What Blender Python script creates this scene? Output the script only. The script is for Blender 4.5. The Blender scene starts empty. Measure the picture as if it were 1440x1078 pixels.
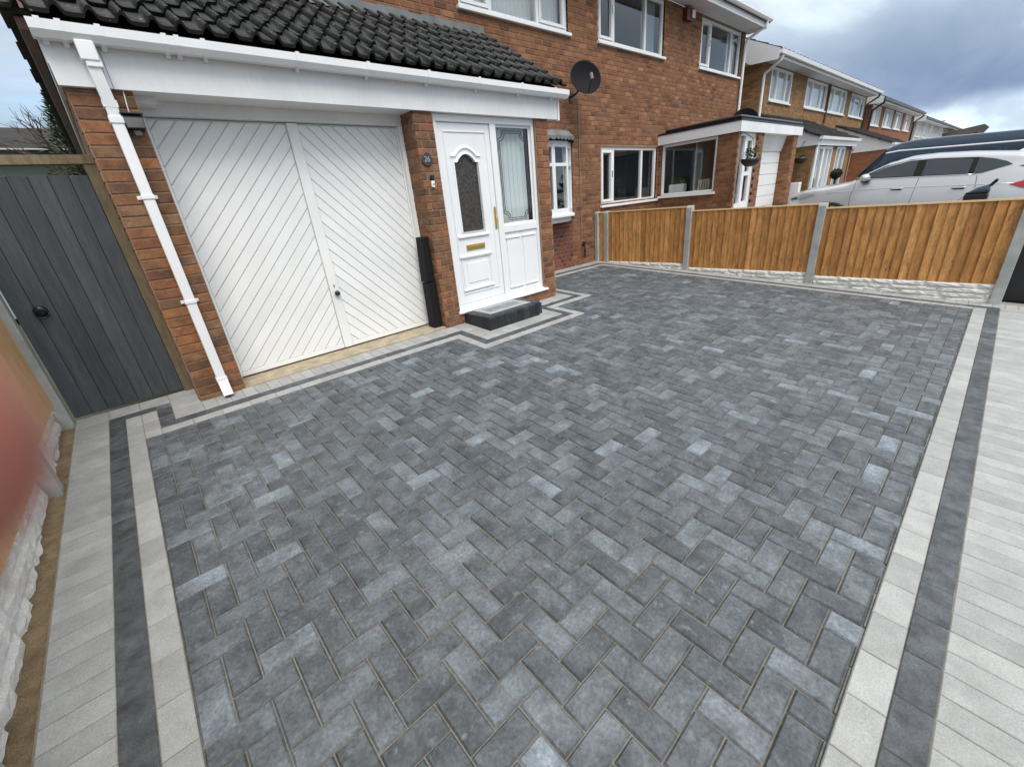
import bpy, math, random
from mathutils import Matrix, Vector
rnd = random.Random(7)
R_ = math.radians
S = bpy.context.scene
COL = S.collection

# ------------------------------------------------------------------ camera
CAM = Vector((-0.4656, -4.4213, 1.2916))
CR = ((0.798,-0.6,0),(0,0,1),(0,1,0))  # replaced below
yaw, pitch, roll = R_(-40.0108), R_(-23.4957), R_(-5.7382)
fw = Vector((-math.sin(yaw)*math.cos(pitch), math.cos(yaw)*math.cos(pitch), math.sin(pitch)))
rt = Vector((math.cos(yaw), math.sin(yaw), 0)); up = rt.cross(fw)
rt2 = rt*math.cos(roll)+up*math.sin(roll); up2 = up*math.cos(roll)-rt*math.sin(roll)
FPX = 578.21
cd = bpy.data.cameras.new('camera'); cam = bpy.data.objects.new('camera', cd); COL.objects.link(cam)
m = Matrix.Identity(4)
for i in range(3):
    m[i][0] = rt2[i]; m[i][1] = up2[i]; m[i][2] = -fw[i]; m[i][3] = CAM[i]
cam.matrix_world = m
cd.sensor_width = 36; cd.sensor_fit = 'HORIZONTAL'; cd.lens = FPX/1440*36
cd.clip_start = 0.004; cd.clip_end = 2000
cd.dof.use_dof = True; cd.dof.focus_distance = 4.5; cd.dof.aperture_fstop = 9.5
S.camera = cam
def proj(w):
    d = Vector(w)-CAM; z = d.dot(fw)
    if z < .05: return None
    return (720+FPX*d.dot(rt2)/z, 539-FPX*d.dot(up2)/z, d.length)
def inview(w, mrg=15):
    q = proj(w)
    return bool(q) and -mrg < q[0] < 1440+mrg and -mrg < q[1] < 1078+mrg

# ------------------------------------------------------------------ sky, sun, exposure
SUN_EL, SUN_AZ = R_(58), R_(196)      # azimuth from +Y clockwise: behind the camera
W = bpy.data.worlds.new('World'); S.world = W; W.use_nodes = True
nt = W.node_tree; nt.nodes.clear()
def N(t, **k):
    n = nt.nodes.new(t)
    for a, b in k.items(): setattr(n, a, b)
    return n
L = lambda a, b: nt.links.new(a, b)
sky = N('ShaderNodeTexSky', sky_type='NISHITA', sun_disc=False, sun_elevation=SUN_EL, sun_rotation=SUN_AZ)
sky.air_density = 1.2; sky.dust_density = 1.5
tc = N('ShaderNodeTexCoord'); sp = N('ShaderNodeSeparateXYZ'); L(tc.outputs['Generated'], sp.inputs[0])
def MA(op, a, b=None, clamp=False):
    n = nt.nodes.new('ShaderNodeMath'); n.operation = op; n.use_clamp = clamp
    for i, v in enumerate((a, b)):
        if v is None: continue
        if isinstance(v, (int, float)): n.inputs[i].default_value = v
        else: nt.links.new(v, n.inputs[i])
    return n.outputs[0]
zz = MA('ADD', MA('MAXIMUM', sp.outputs[2], 0), .22)
cb = N('ShaderNodeCombineXYZ'); L(MA('DIVIDE', sp.outputs[0], zz), cb.inputs[0]); L(MA('DIVIDE', sp.outputs[1], zz), cb.inputs[1])
mp = N('ShaderNodeMapping'); L(cb.outputs[0], mp.inputs[0])
mp.inputs['Location'].default_value = (1.7, .6, 0); mp.inputs['Rotation'].default_value = (0, 0, R_(28)); mp.inputs['Scale'].default_value = (.5, 1.15, 1)
n1 = N('ShaderNodeTexNoise'); L(mp.outputs[0], n1.inputs['Vector']); n1.inputs['Scale'].default_value = 1.5; n1.inputs['Detail'].default_value = 9; n1.inputs['Roughness'].default_value = .52; n1.inputs['Distortion'].default_value = .25
n2 = N('ShaderNodeTexNoise'); L(mp.outputs[0], n2.inputs['Vector']); n2.inputs['Scale'].default_value = .55; n2.inputs['Detail'].default_value = 7; n2.inputs['Roughness'].default_value = .5
def ramp(pts, src, tree=None):
    t = tree or nt
    r = t.nodes.new('ShaderNodeValToRGB'); e = r.color_ramp.elements
    while len(e) < len(pts): e.new(.5)
    for k, (p, c) in enumerate(pts):
        e[k].position = p; e[k].color = (*c, 1) if len(c) == 3 else c
    t.links.new(src, r.inputs[0]); return r.outputs[0]
ez = MA('ADD', sp.outputs[2], MA('MULTIPLY', MA('SUBTRACT', n2.outputs['Fac'], .5), .20))
band = ramp([(0.0, (3.9, 4.6, 5.1)), (.052, (3.5, 4.3, 5.0)), (.072, (1.75, 2.25, 3.2)), (.12, (1.9, 2.45, 3.3)), (.18, (2.6, 3.2, 3.9)), (.27, (3.8, 4.4, 5.0)), (.5, (6.0, 6.3, 6.6))], ez)
var = ramp([(.36, (.74, .78, .84)), (.5, (.98, .98, 1.0)), (.57, (1.35, 1.32, 1.25)), (.66, (1.75, 1.65, 1.5))], n1.outputs['Fac'])
mv = N('ShaderNodeMix', data_type='RGBA', blend_type='MULTIPLY'); mv.inputs['Factor'].default_value = 1; L(band, mv.inputs[6]); L(var, mv.inputs[7])
n3 = N('ShaderNodeTexNoise'); L(mp.outputs[0], n3.inputs['Vector']); n3.inputs['Scale'].default_value = 1.3; n3.inputs['Detail'].default_value = 8; n3.inputs['Roughness'].default_value = .55
mask = ramp([(.36, (0, 0, 0)), (.47, (1, 1, 1))], n3.outputs['Fac'])
lowm = MA('SUBTRACT', 1, MA('MULTIPLY', MA('SUBTRACT', sp.outputs[2], .10), 9, True), True)
mx = N('ShaderNodeMix', data_type='RGBA'); L(MA('MAXIMUM', mask, lowm), mx.inputs['Factor']); L(sky.outputs[0], mx.inputs[6]); L(mv.outputs[2], mx.inputs[7])
hm = mx
bg = N('ShaderNodeBackground'); bg.inputs['Strength'].default_value = .10; L(hm.outputs[2], bg.inputs['Color'])
wo = N('ShaderNodeOutputWorld'); L(bg.outputs[0], wo.inputs['Surface'])
sl = bpy.data.lights.new('sun', 'SUN'); sl.energy = 1.5; sl.angle = R_(30); sl.color = (1, .96, .9)
so = bpy.data.objects.new('sun', sl); COL.objects.link(so)
sd = Vector((math.sin(SUN_AZ)*math.cos(SUN_EL), math.cos(SUN_AZ)*math.cos(SUN_EL), math.sin(SUN_EL)))
so.rotation_euler = sd.to_track_quat('Z', 'Y').to_euler(); so.location = sd*50
vs = S.view_settings; vs.view_transform = 'Standard'; vs.look = 'None'; vs.gamma = 1; vs.exposure = .95; vs.use_curve_mapping = False
S.render.engine = 'CYCLES'

# ------------------------------------------------------------------ materials
MATS = {}
def mat(name, base, rough=.6, cols=None, noise=None, fine=None, bump=None, metal=0, spec=.5, coat=0, stretch=None, dark=None, tone=False):
    """cols: list of (pos, colour) picked per object / per island; noise=(scale, lo, hi) multiplies; fine same; bump=(scale, strength, dist)"""
    M = bpy.data.materials.new(name); M.use_nodes = True; t = M.node_tree; b = t.nodes['Principled BSDF']
    b.inputs['Roughness'].default_value = rough; b.inputs['Metallic'].default_value = metal
    b.inputs['Specular IOR Level'].default_value = spec; b.inputs['Coat Weight'].default_value = coat
    def nn(ty): return t.nodes.new(ty)
    def ma(op, a, bb):
        n = nn('ShaderNodeMath'); n.operation = op
        for i, v in enumerate((a, bb)):
            if isinstance(v, (int, float)): n.inputs[i].default_value = v
            else: t.links.new(v, n.inputs[i])
        return n.outputs[0]
    geo = nn('ShaderNodeNewGeometry'); vec = geo.outputs['Position']
    oi = nn('ShaderNodeObjectInfo')
    r = ma('FRACT', ma('ADD', ma('MULTIPLY', oi.outputs['Random'], 7.31), geo.outputs['Random Per Island']), 0)
    if tone:
        at = nn('ShaderNodeAttribute'); at.attribute_name = 'tone'; sc_ = nn('ShaderNodeSeparateColor'); t.links.new(oi.outputs['Color'], sc_.inputs[0]); r = ma('ADD', at.outputs['Fac'], sc_.outputs[0])
    if cols and not stretch:
        ad = nn('ShaderNodeVectorMath'); ad.operation = 'ADD'; t.links.new(vec, ad.inputs[0])
        cc = nn('ShaderNodeCombineXYZ'); t.links.new(ma('MULTIPLY', r, 23), cc.inputs[2]); t.links.new(cc.outputs[0], ad.inputs[1]); vec = ad.outputs[0]
    if stretch:
        mpn = nn('ShaderNodeMapping'); mpn.inputs['Scale'].default_value = stretch
        # shift grain per piece
        ad = nn('ShaderNodeVectorMath'); ad.operation = 'ADD'; t.links.new(vec, ad.inputs[0])
        cc = nn('ShaderNodeCombineXYZ'); t.links.new(ma('MULTIPLY', r, 9), cc.inputs[2]); t.links.new(cc.outputs[0], ad.inputs[1])
        t.links.new(ad.outputs[0], mpn.inputs[0]); vec = mpn.outputs[0]
    if cols: col = ramp(cols, r, t)
    else:
        rgb = nn('ShaderNodeRGB'); rgb.outputs[0].default_value = (*base, 1); col = rgb.outputs[0]
    def mul(col, fac):
        vm = nn('ShaderNodeVectorMath'); vm.operation = 'SCALE'; t.links.new(col, vm.inputs[0]); t.links.new(fac, vm.inputs['Scale']); return vm.outputs[0]
    def nz(sc, det=5, ro=.6, v=None):
        n = nn('ShaderNodeTexNoise'); n.inputs['Scale'].default_value = sc; n.inputs['Detail'].default_value = det; n.inputs['Roughness'].default_value = ro
        t.links.new(v or vec, n.inputs['Vector']); return n.outputs['Fac']
    def mr(v, a, b_, lo=.3, hi=.7):
        n = nn('ShaderNodeMapRange'); t.links.new(v, n.inputs[0]); n.inputs[1].default_value = lo; n.inputs[2].default_value = hi
        n.inputs[3].default_value = a; n.inputs[4].default_value = b_; return n.outputs[0]
    for q in (noise, fine):
        if q: col = mul(col, mr(nz(q[0]), q[1], q[2]))
    if dark:   # (scale, threshold lo, hi, colour): blotches of another colour
        f = mr(nz(dark[0], 4, .65), 0, 1, dark[1], dark[2])
        mxx = nn('ShaderNodeMix'); mxx.data_type = 'RGBA'; t.links.new(f, mxx.inputs['Factor']); t.links.new(col, mxx.inputs[6]); mxx.inputs[7].default_value = (*dark[3], 1); col = mxx.outputs[2]
    t.links.new(col, b.inputs['Base Color'])
    if bump:
        bn = nn('ShaderNodeBump'); bn.inputs['Strength'].default_value = bump[1]; bn.inputs['Distance'].default_value = bump[2]
        t.links.new(nz(bump[0], 6, .65), bn.inputs['Height']); t.links.new(bn.outputs[0], b.inputs['Normal'])
    MATS[name] = M; return M
def glass(name, tint, refl=1.0, alpha=.6):
    M = bpy.data.materials.new(name); M.use_nodes = True; t = M.node_tree; t.nodes.clear()
    o = t.nodes.new('ShaderNodeOutputMaterial'); tr = t.nodes.new('ShaderNodeBsdfTransparent'); tr.inputs[0].default_value = (*tint, 1)
    gl = t.nodes.new('ShaderNodeBsdfGlossy'); gl.inputs['Roughness'].default_value = .03; gl.inputs[0].default_value = (.95, .97, 1, 1)
    fr = t.nodes.new('ShaderNodeFresnel'); fr.inputs[0].default_value = 1.7
    mu = t.nodes.new('ShaderNodeMath'); mu.operation = 'MULTIPLY'; mu.inputs[1].default_value = refl; mu.use_clamp = True
    ms = t.nodes.new('ShaderNodeMixShader'); t.links.new(fr.outputs[0], mu.inputs[0]); 
    gg = t.nodes.new('ShaderNodeNewGeometry'); iv = t.nodes.new('ShaderNodeMath'); iv.operation = 'SUBTRACT'; iv.inputs[0].default_value = 1; t.links.new(gg.outputs['Backfacing'], iv.inputs[1])
    m2 = t.nodes.new('ShaderNodeMath'); m2.operation = 'MULTIPLY'; t.links.new(mu.outputs[0], m2.inputs[0]); t.links.new(iv.outputs[0], m2.inputs[1]); t.links.new(m2.outputs[0], ms.inputs[0])
    t.links.new(tr.outputs[0], ms.inputs[1]); t.links.new(gl.outputs[0], ms.inputs[2]); t.links.new(ms.outputs[0], o.inputs[0])
    return M
brickM = mat('brick', (0,0,0), .85, cols=[(0, (0.1037,0.04505,0.02208)), (.14, (0.1891,0.07543,0.03312)), (.36, (0.2379,0.09952,0.04416)), (.56, (0.1708,0.06705,0.03036)), (.72, (0.2684,0.1174,0.05244)), (.88, (0.1281,0.05448,0.0276)), (.95, (0.305,0.1362,0.0644))], noise=(9,.72,1.25), fine=(120,.75,1.2), bump=(90,.5,.004), dark=(4,.60,.85,(.30,.165,.10)))
brickP = mat('pillar_brick', (0,0,0), .85, cols=[(0, (0.121,0.05699,0.02888)), (.22, (0.2218,0.09912,0.04274)), (.42, (0.1613,0.07682,0.04043)), (.6, (0.2822,0.1115,0.04389)), (.76, (0.1142,0.05576,0.03234)), (.9, (0.2016,0.1115,0.06006))], noise=(14,.6,1.35), fine=(140,.7,1.25), bump=(90,.6,.005), dark=(11,.6,.8,(.30,.22,.14)))
brickD = mat('dark_red_brick', (0,0,0), .85, cols=[(0, (.14,.04,.03)), (.4, (.20,.055,.04)), (.7, (.06,.03,.03)), (.85, (.22,.07,.05))], fine=(120,.75,1.2), bump=(90,.5,.004))
mortar = mat('mortar', (.26,.17,.11), .95, noise=(7,.8,1.2), fine=(160,.7,1.25), bump=(180,.6,.004))
brickB2 = None
white = mat('white_plastic', (.78,.79,.80), .32, noise=(3,.95,1.02))
whiteP = mat('white_painted_board', (.74,.75,.76), .5, noise=(1.6,.88,1.03), fine=(30,.96,1.02), dark=(22,.74,.9,(.55,.55,.50)), stretch=(1,1,.35))
gdoor = mat('garage_white_paint', (.80,.805,.795), .42, noise=(2.2,.92,1.03), bump=(30,.08,.003), stretch=(1,1,1))
groove = mat('door_backing_paint', (.70,.705,.70), .6)
rubber = mat('black_rubber', (.010,.010,.011), .65, spec=.2)
black = mat('black_plastic', (.014,.014,.016), .35, fine=(60,.8,1.2))
brown = mat('brown_board', (.10,.05,.035), .6, noise=(8,.7,1.3))
tileM = mat('black_concrete_tile', (0,0,0), .46, cols=[(0,(.006,.0062,.0065)),(.5,(.010,.0105,.011)),(.9,(.016,.016,.0155))], noise=(9,.5,1.6), fine=(90,.6,1.5), bump=(45,.7,.008), spec=.38, dark=(34,.655,.70,(.34,.34,.33)))  # pale specks: highlights on water drops and moss, painted into the colour
tileF = mat('weathered_grey_tile', (0,0,0), .75, cols=[(0,(0.0132,0.0126,0.012)),(.5,(0.0204,0.0192,0.018)),(.9,(0.03,0.0276,0.0252))], noise=(6,.6,1.4), bump=(60,.6,.01), spec=.25)
lead = mat('lead_flashing', (.14,.15,.155), .5, noise=(5,.7,1.3), bump=(12,.3,.01))
gold = mat('brass', (.75,.52,.16), .28, metal=1)
paveD = mat('charcoal_paver', (0,0,0), .60, cols=[(0,(0.06138,0.06948,0.07711)),(.25,(0.07326,0.08257,0.09131)),(.5,(0.08514,0.09567,0.1055)),(.74,(0.09999,0.1128,0.1248)),(.87,(0.1208,0.138,0.1543)),(.95,(0.1445,0.1672,0.1907)),(.99,(0.1703,0.1994,0.2303))], noise=(9,.56,1.55), fine=(80,.66,1.36), bump=(130,.8,.0025), dark=(24,.58,.80,(.19,.208,.215)), tone=True)
paveK = mat('dark_border_paver', (0,0,0), .6, cols=[(0,(.052,.058,.064)),(.4,(.075,.082,.09)),(.75,(.06,.066,.072)),(.92,(.10,.11,.125))], noise=(13,.5,1.5), fine=(170,.65,1.35), bump=(130,.55,.0025), dark=(18,.66,.8,(.02,.022,.022)), tone=True)
paveL = mat('silver_grey_paver', (0,0,0), .8, cols=[(0,(.295,.30,.293)),(.5,(.33,.336,.328)),(.9,(.365,.37,.36))], noise=(9,.84,1.1), fine=(170,.80,1.15), bump=(150,.4,.002), dark=(30,.70,.85,(.30,.28,.24)), tone=True)
stepM = mat('dark_kerb', (0,0,0), .5, cols=[(0,(0.0108,0.0126,0.0156)),(.5,(0.018,0.021,0.0252)),(.9,(0.0252,0.0288,0.0348))], noise=(16,.5,1.7), fine=(150,.7,1.3), bump=(110,.5,.003))
sandM = mat('jointing_sand', (.235,.21,.155), .95, noise=(9,.75,1.2), fine=(230,.7,1.25), bump=(260,.7,.004))
bsand = mat('sharp_sand', (.34,.245,.135), .95, noise=(14,.6,1.25), fine=(240,.6,1.3), bump=(90,1,.02))
conc = mat('concrete_sill', (.37,.31,.22), .9, noise=(8,.7,1.25), fine=(150,.75,1.2), bump=(120,.6,.004))
concP = mat('concrete_post', (.37,.38,.36), .85, noise=(6,.8,1.15), fine=(160,.85,1.12), bump=(120,.5,.003))
rockM = mat('rock_face_concrete', (.72,.70,.66), .9, noise=(8,.82,1.12), fine=(120,.85,1.1), bump=(60,.7,.008))
fenceM = mat('orange_fence_board', (0,0,0), .75, cols=[(0,(0.3428,0.1505,0.03847)),(.3,(0.4855,0.2251,0.06156)),(.6,(0.3999,0.1767,0.04617)),(.9,(0.5498,0.2682,0.08465))], noise=(3.2,.60,1.35), fine=(22,.78,1.2), bump=(40,.4,.004), stretch=(7,7,1.6), dark=(4.2,.63,.70,(.13,.05,.018)))
fenceL = mat('peach_fence_board', (0,0,0), .75, cols=[(0,(0.6,0.3629,0.165)),(.9,(0.672,0.4166,0.21))], noise=(5,.8,1.15), stretch=(7,7,.8))
gateM = mat('dark_grey_stained_board', (0,0,0), .6, cols=[(0,(0.0391,0.04628,0.05386)),(.5,(0.0493,0.05786,0.06669)),(.9,(0.0595,0.0686,0.07866))], noise=(4,.78,1.22), fine=(16,.88,1.12), bump=(30,.3,.003), stretch=(8,8,.7))
woodM = mat('bare_timber', (0,0,0), .85, cols=[(0,(.13,.105,.065)),(.9,(.18,.14,.085))], noise=(6,.7,1.3), fine=(40,.8,1.2), stretch=(6,6,1))
curtM = mat('net_curtain', (.70,.70,.69), .9)
curtG = mat('grey_curtain', (.26,.30,.33), .9)
inter = mat('dark_room', (.03,.03,.032), .9)
interG = mat('dim_room_wall', (.10,.105,.06), .9)
glassM = glass('window_glass', (.92,.94,.95), 1.25)
glassC = glass('car_window_glass', (.25,.32,.34), 1.3)
silver = mat('silver_car_paint', (.52,.52,.525), .34, metal=.5, coat=.6)
vanM = mat('dark_blue_van_paint', (.010,.028,.055), .22, coat=1, metal=.2)
chrome = mat('chrome', (.7,.7,.72), .12, metal=1)
redL = mat('red_lamp', (.35,.01,.015), .2)
asph = mat('asphalt', (.06,.06,.062), .9, noise=(2,.8,1.2), fine=(120,.7,1.3), bump=(90,.5,.01))
slabM = mat('pale_concrete_ground', (.27,.25,.225), .9, noise=(1.3,.8,1.2), fine=(90,.8,1.2), bump=(70,.4,.006))
soilM = mat('garden_ground', (.07,.07,.035), .95, noise=(1,.6,1.4), bump=(20,.6,.03))
leafM = mat('conifer_leaf', (0,0,0), .7, cols=[(0,(.022,.045,.018)),(.5,(.04,.075,.025)),(.9,(.075,.11,.04))])
plantM = mat('green_leaf', (0,0,0), .6, cols=[(0,(.03,.08,.02)),(.9,(.08,.18,.05))])
barkM = mat('bark', (.075,.055,.045), .9, noise=(20,.7,1.3))
skinM = mat('skin', (.34,.12,.085), .5, noise=(60,.9,1.1), bump=(400,.2,.001))  # base colour darkened to carry the shade of the phone
skinM.node_tree.nodes['Principled BSDF'].inputs['Subsurface Weight'].default_value = .3
skinM.node_tree.nodes['Principled BSDF'].inputs['Subsurface Radius'].default_value = (.004,.0015,.001)
nailM = mat('finger_nail', (.62,.36,.30), .3)
b2M = mat('buff_brick', (0,0,0), .85, cols=[(0,(.20,.10,.035)),(.3,(.29,.155,.055)),(.6,(.24,.12,.045)),(.85,(.33,.185,.075))], noise=(2,.8,1.2), fine=(60,.8,1.2))
b3M = mat('red_brick_far', (0,0,0), .85, cols=[(0,(.22,.08,.04)),(.4,(.30,.115,.055)),(.8,(.26,.095,.045))], noise=(2,.8,1.2), fine=(60,.8,1.2))
capM = mat('mortar_dull', (.22,.17,.12), .95)

# ------------------------------------------------------------------ mesh helpers
def FR(y0): return lambda u, d, z: (u, y0-d, z)          # wall facing the camera (-Y)
def SD(x0): return lambda u, d, z: (x0-d, u, z)          # wall facing -X, u runs along y
def SR(x0): return lambda u, d, z: (x0+d, u, z)          # wall facing +X
class MB:
    def __init__(s, tf=None): s.v = []; s.f = []; s.tf = tf
    def add(s, vs_, fs):
        o = len(s.v)
        s.v += [s.tf(*q) if s.tf else tuple(q) for q in vs_]
        s.f += [tuple(i+o for i in f) for f in fs]; return s
    def box(s, x0, x1, y0, y1, z0, z1):
        return s.add([(x0,y0,z0),(x1,y0,z0),(x1,y1,z0),(x0,y1,z0),(x0,y0,z1),(x1,y0,z1),(x1,y1,z1),(x0,y1,z1)],
                     [(0,3,2,1),(4,5,6,7),(0,1,5,4),(1,2,6,5),(2,3,7,6),(3,0,4,7)])
    def hexa(s, lo, hi):      # two loops of n points each -> closed solid
        n = len(lo)
        return s.add(list(lo)+list(hi), [tuple(range(n))[::-1], tuple(range(n, 2*n))]+[(i, (i+1) % n, n+(i+1) % n, n+i) for i in range(n)])
    def prism(s, poly, a, b, axis='y'):
        g = {'y': lambda p, t: (p[0], t, p[1]), 'x': lambda p, t: (t, p[0], p[1]), 'z': lambda p, t: (p[0], p[1], t)}[axis]
        return s.hexa([g(p, a) for p in poly], [g(p, b) for p in poly])
    def tube(s, pts, r, n=8):
        P = [Vector(p) for p in pts]; rs = r if isinstance(r, (list, tuple)) else [r]*len(P); rings = []
        ref = None
        for i, p in enumerate(P):
            d = (P[min(i+1, len(P)-1)]-P[max(i-1, 0)]).normalized()
            if ref is None: ref = Vector((0,0,1)) if abs(d.z) < .9 else Vector((1,0,0))
            a = d.cross(ref).normalized(); b = d.cross(a).normalized()
            rings.append([p+(a*math.cos(t)+b*math.sin(t))*rs[i] for t in [2*math.pi*k/n for k in range(n)]])
        vs_ = [q for rg in rings for q in rg]; fs = []
        for i in range(len(P)-1):
            for k in range(n): fs.append((i*n+k, i*n+(k+1) % n, (i+1)*n+(k+1) % n, (i+1)*n+k))
        fs.append(tuple(range(n))[::-1]); fs.append(tuple(range((len(P)-1)*n, len(P)*n)))
        return s.add(vs_, fs)
    def lathe(s, prof, n=20, c=(0,0,0), axis='z'):
        vs_ = []
        for r, h in prof:
            for k in range(n):
                t = 2*math.pi*k/n; a, b = r*math.cos(t), r*math.sin(t)
                vs_.append({'z': (c[0]+a, c[1]+b, c[2]+h), 'x': (c[0]+h, c[1]+a, c[2]+b), 'y': (c[0]+a, c[1]+h, c[2]+b)}[axis])
        fs = [(i*n+k, i*n+(k+1) % n, (i+1)*n+(k+1) % n, (i+1)*n+k) for i in range(len(prof)-1) for k in range(n)]
        fs.append(tuple(range(n))[::-1]); fs.append(tuple(range((len(prof)-1)*n, len(prof)*n)))
        return s.add(vs_, fs)
    def mesh(s, name, M, smooth=False, recalc=True):
        me = bpy.data.meshes.new(name); me.from_pydata(s.v, [], s.f); me.materials.append(M)
        if recalc:
            import bmesh
            b = bmesh.new(); b.from_mesh(me); bmesh.ops.recalc_face_normals(b, faces=b.faces); b.to_mesh(me); b.free()
        if smooth:
            for p in me.polygons: p.use_smooth = True
        return me
    def build(s, name, M, parent=None, smooth=False, recalc=True, bevel=0, **props):
        o = bpy.data.objects.new(name, s.mesh(name, M, smooth, recalc)); COL.objects.link(o)
        if parent: o.parent = parent; o.matrix_parent_inverse = Matrix.Identity(4); 
        if parent and any(parent.matrix_world.translation) or (parent and parent.get('_off')):
            pass
        if bevel:
            bm_ = o.modifiers.new('bevel', 'BEVEL'); bm_.width = bevel; bm_.segments = 2; bm_.limit_method = 'ANGLE'
            for p in o.data.polygons: p.use_smooth = True
            o.modifiers.new('wn', 'WEIGHTED_NORMAL')
        for k, v in props.items(): o[k] = v
        return o
ROOTOFF = {}
def thing(name, label, cat, loc=(0,0,0), rz=0, group=None, kind=None):
    o = bpy.data.objects.new(name, None); COL.objects.link(o); o.location = loc; o.rotation_euler = (0,0,rz); o.empty_display_size = .1
    o['label'] = label; o['category'] = cat
    if group: o['group'] = group
    if kind: o['kind'] = kind
    return o
def tag(o, label, cat, group=None):
    o['label'] = label; o['category'] = cat
    if group: o['group'] = group
    return o
def inst(name, me, parent, loc=(0,0,0), rot=(0,0,0)):
    o = bpy.data.objects.new(name, me); COL.objects.link(o); o.parent = parent; o.location = loc; o.rotation_euler = rot; return o
def world_child(o, parent):     # parent keeps identity transform inverse of a moved root
    o.parent = parent; o.matrix_parent_inverse = Matrix.Translation(-Vector(parent.location))
    return o

def gz(x, y):
    z = .0577*max(min(y, 1.1), -5.2) - .0048*min(x, 9)
    if y < -5.2: z -= .0
    if x > 12: z -= .028*min(x-12, 60)
    return z

# ================================================================== GROUND
gb = MB()
xs = [-300,-60,-20,-6,-2,0,3,6,7,9,12,15,20,30,45,72,120,300]; ys = [-300,-80,-30,-12,-8,-5.2,-3,-1,1.1,4,10,30,80,300]
for y in ys:
    for x in xs: gb.v.append((x, y, gz(x, y)-.22))
nx = len(xs)
gb.f = [(j*nx+i, j*nx+i+1, (j+1)*nx+i+1, (j+1)*nx+i) for j in range(len(ys)-1) for i in range(nx-1)]
gb.build('ground', soilM, kind='structure', recalc=False)
# neighbours' forecourt and the road
def sheet(name, M, x0, x1, y0, y1, dz, nxs=12, nys=4):
    b = MB()
    for j in range(nys+1):
        for i in range(nxs+1):
            x = x0+(x1-x0)*i/nxs; y = y0+(y1-y0)*j/nys; b.v.append((x, y, gz(x, y)+dz))
    b.f = [(j*(nxs+1)+i, j*(nxs+1)+i+1, (j+1)*(nxs+1)+i+1, (j+1)*(nxs+1)+i) for j in range(nys) for i in range(nxs)]
    return b.build(name, M, kind='structure', recalc=False)
sheet('forecourt', slabM, 6.95, 60, -5.0, 1.2, -.02, 24, 5)
sheet('pavement', slabM, -30, 80, -7.0, -4.90, -.045, 40, 2)
sheet('road', asph, -30, 80, -13, -7.1, -.15, 40, 2)
kb = MB()
for i in range(60):
    x = -20+i*1.0
    if i % 1 == 0: kb.box(x+.003, x+.997, -7.1, -6.98, gz(x,-7)-.17, gz(x,-7)-.04)
kb.build('kerb', concP, kind='structure')

# ================================================================== DRIVEWAY
TX, TY = math.atan(.0577), math.atan(.0048)
def plan_root(name, M, rects, dz):
    b = MB()
    for x0, x1, y0, y1 in rects: b.add([(x0,y0,dz),(x1,y0,dz),(x1,y1,dz),(x0,y1,dz)], [(0,1,2,3)])
    o = b.build(name, M, kind='structure', recalc=False); o.rotation_euler = (TX, TY, 0); return o
PM = {}
def paver_geo(lx, ly, j=.0045, ch=.006, dr=.008, jit=None):
    """cut block: chamfered top, joint gap on every side"""
    hx, hy = lx/2-j/2, ly/2-j/2; c = min(ch, hx*.4, hy*.4)
    v = []
    for (dx, dy, z) in ((hx,hy,-.03),(hx,hy,-dr),(hx-c,hy-c,0)):
        v += [(-dx,-dy,z),(dx,-dy,z),(dx,dy,z),(-dx,dy,z)]
    f = [(8,9,10,11)]
    for k in (0,4):
        for i in range(4): f.append((k+i, k+(i+1) % 4, k+4+(i+1) % 4, k+4+i))
    return v, f
def paver_mesh(lx, ly, M, tagn):
    k = (round(lx,3), round(ly,3), tagn)
    if k not in PM:
        v, f = paver_geo(*k[:2], **(dict(j=.0025, ch=.003, dr=.003) if tagn[0] == 'B' else {})); b = MB(); b.v = v; b.f = f; PM[k] = b.mesh('paver', M, recalc=False)
    return PM[k]
def pick_tones(cands):
    out = []; hi = []
    for c in cands:
        for tr in range(12):
            v = rnd.random()*.98+.01
            if v > .66 and any(abs(c[0]-h[0])+abs(c[1]-h[1]) < (.34 if v > .88 else .19) for h in hi[-140:]) and rnd.random() < .85: continue
            break
        if v > .66: hi.append(c)
        out.append(v)
    return out
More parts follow.
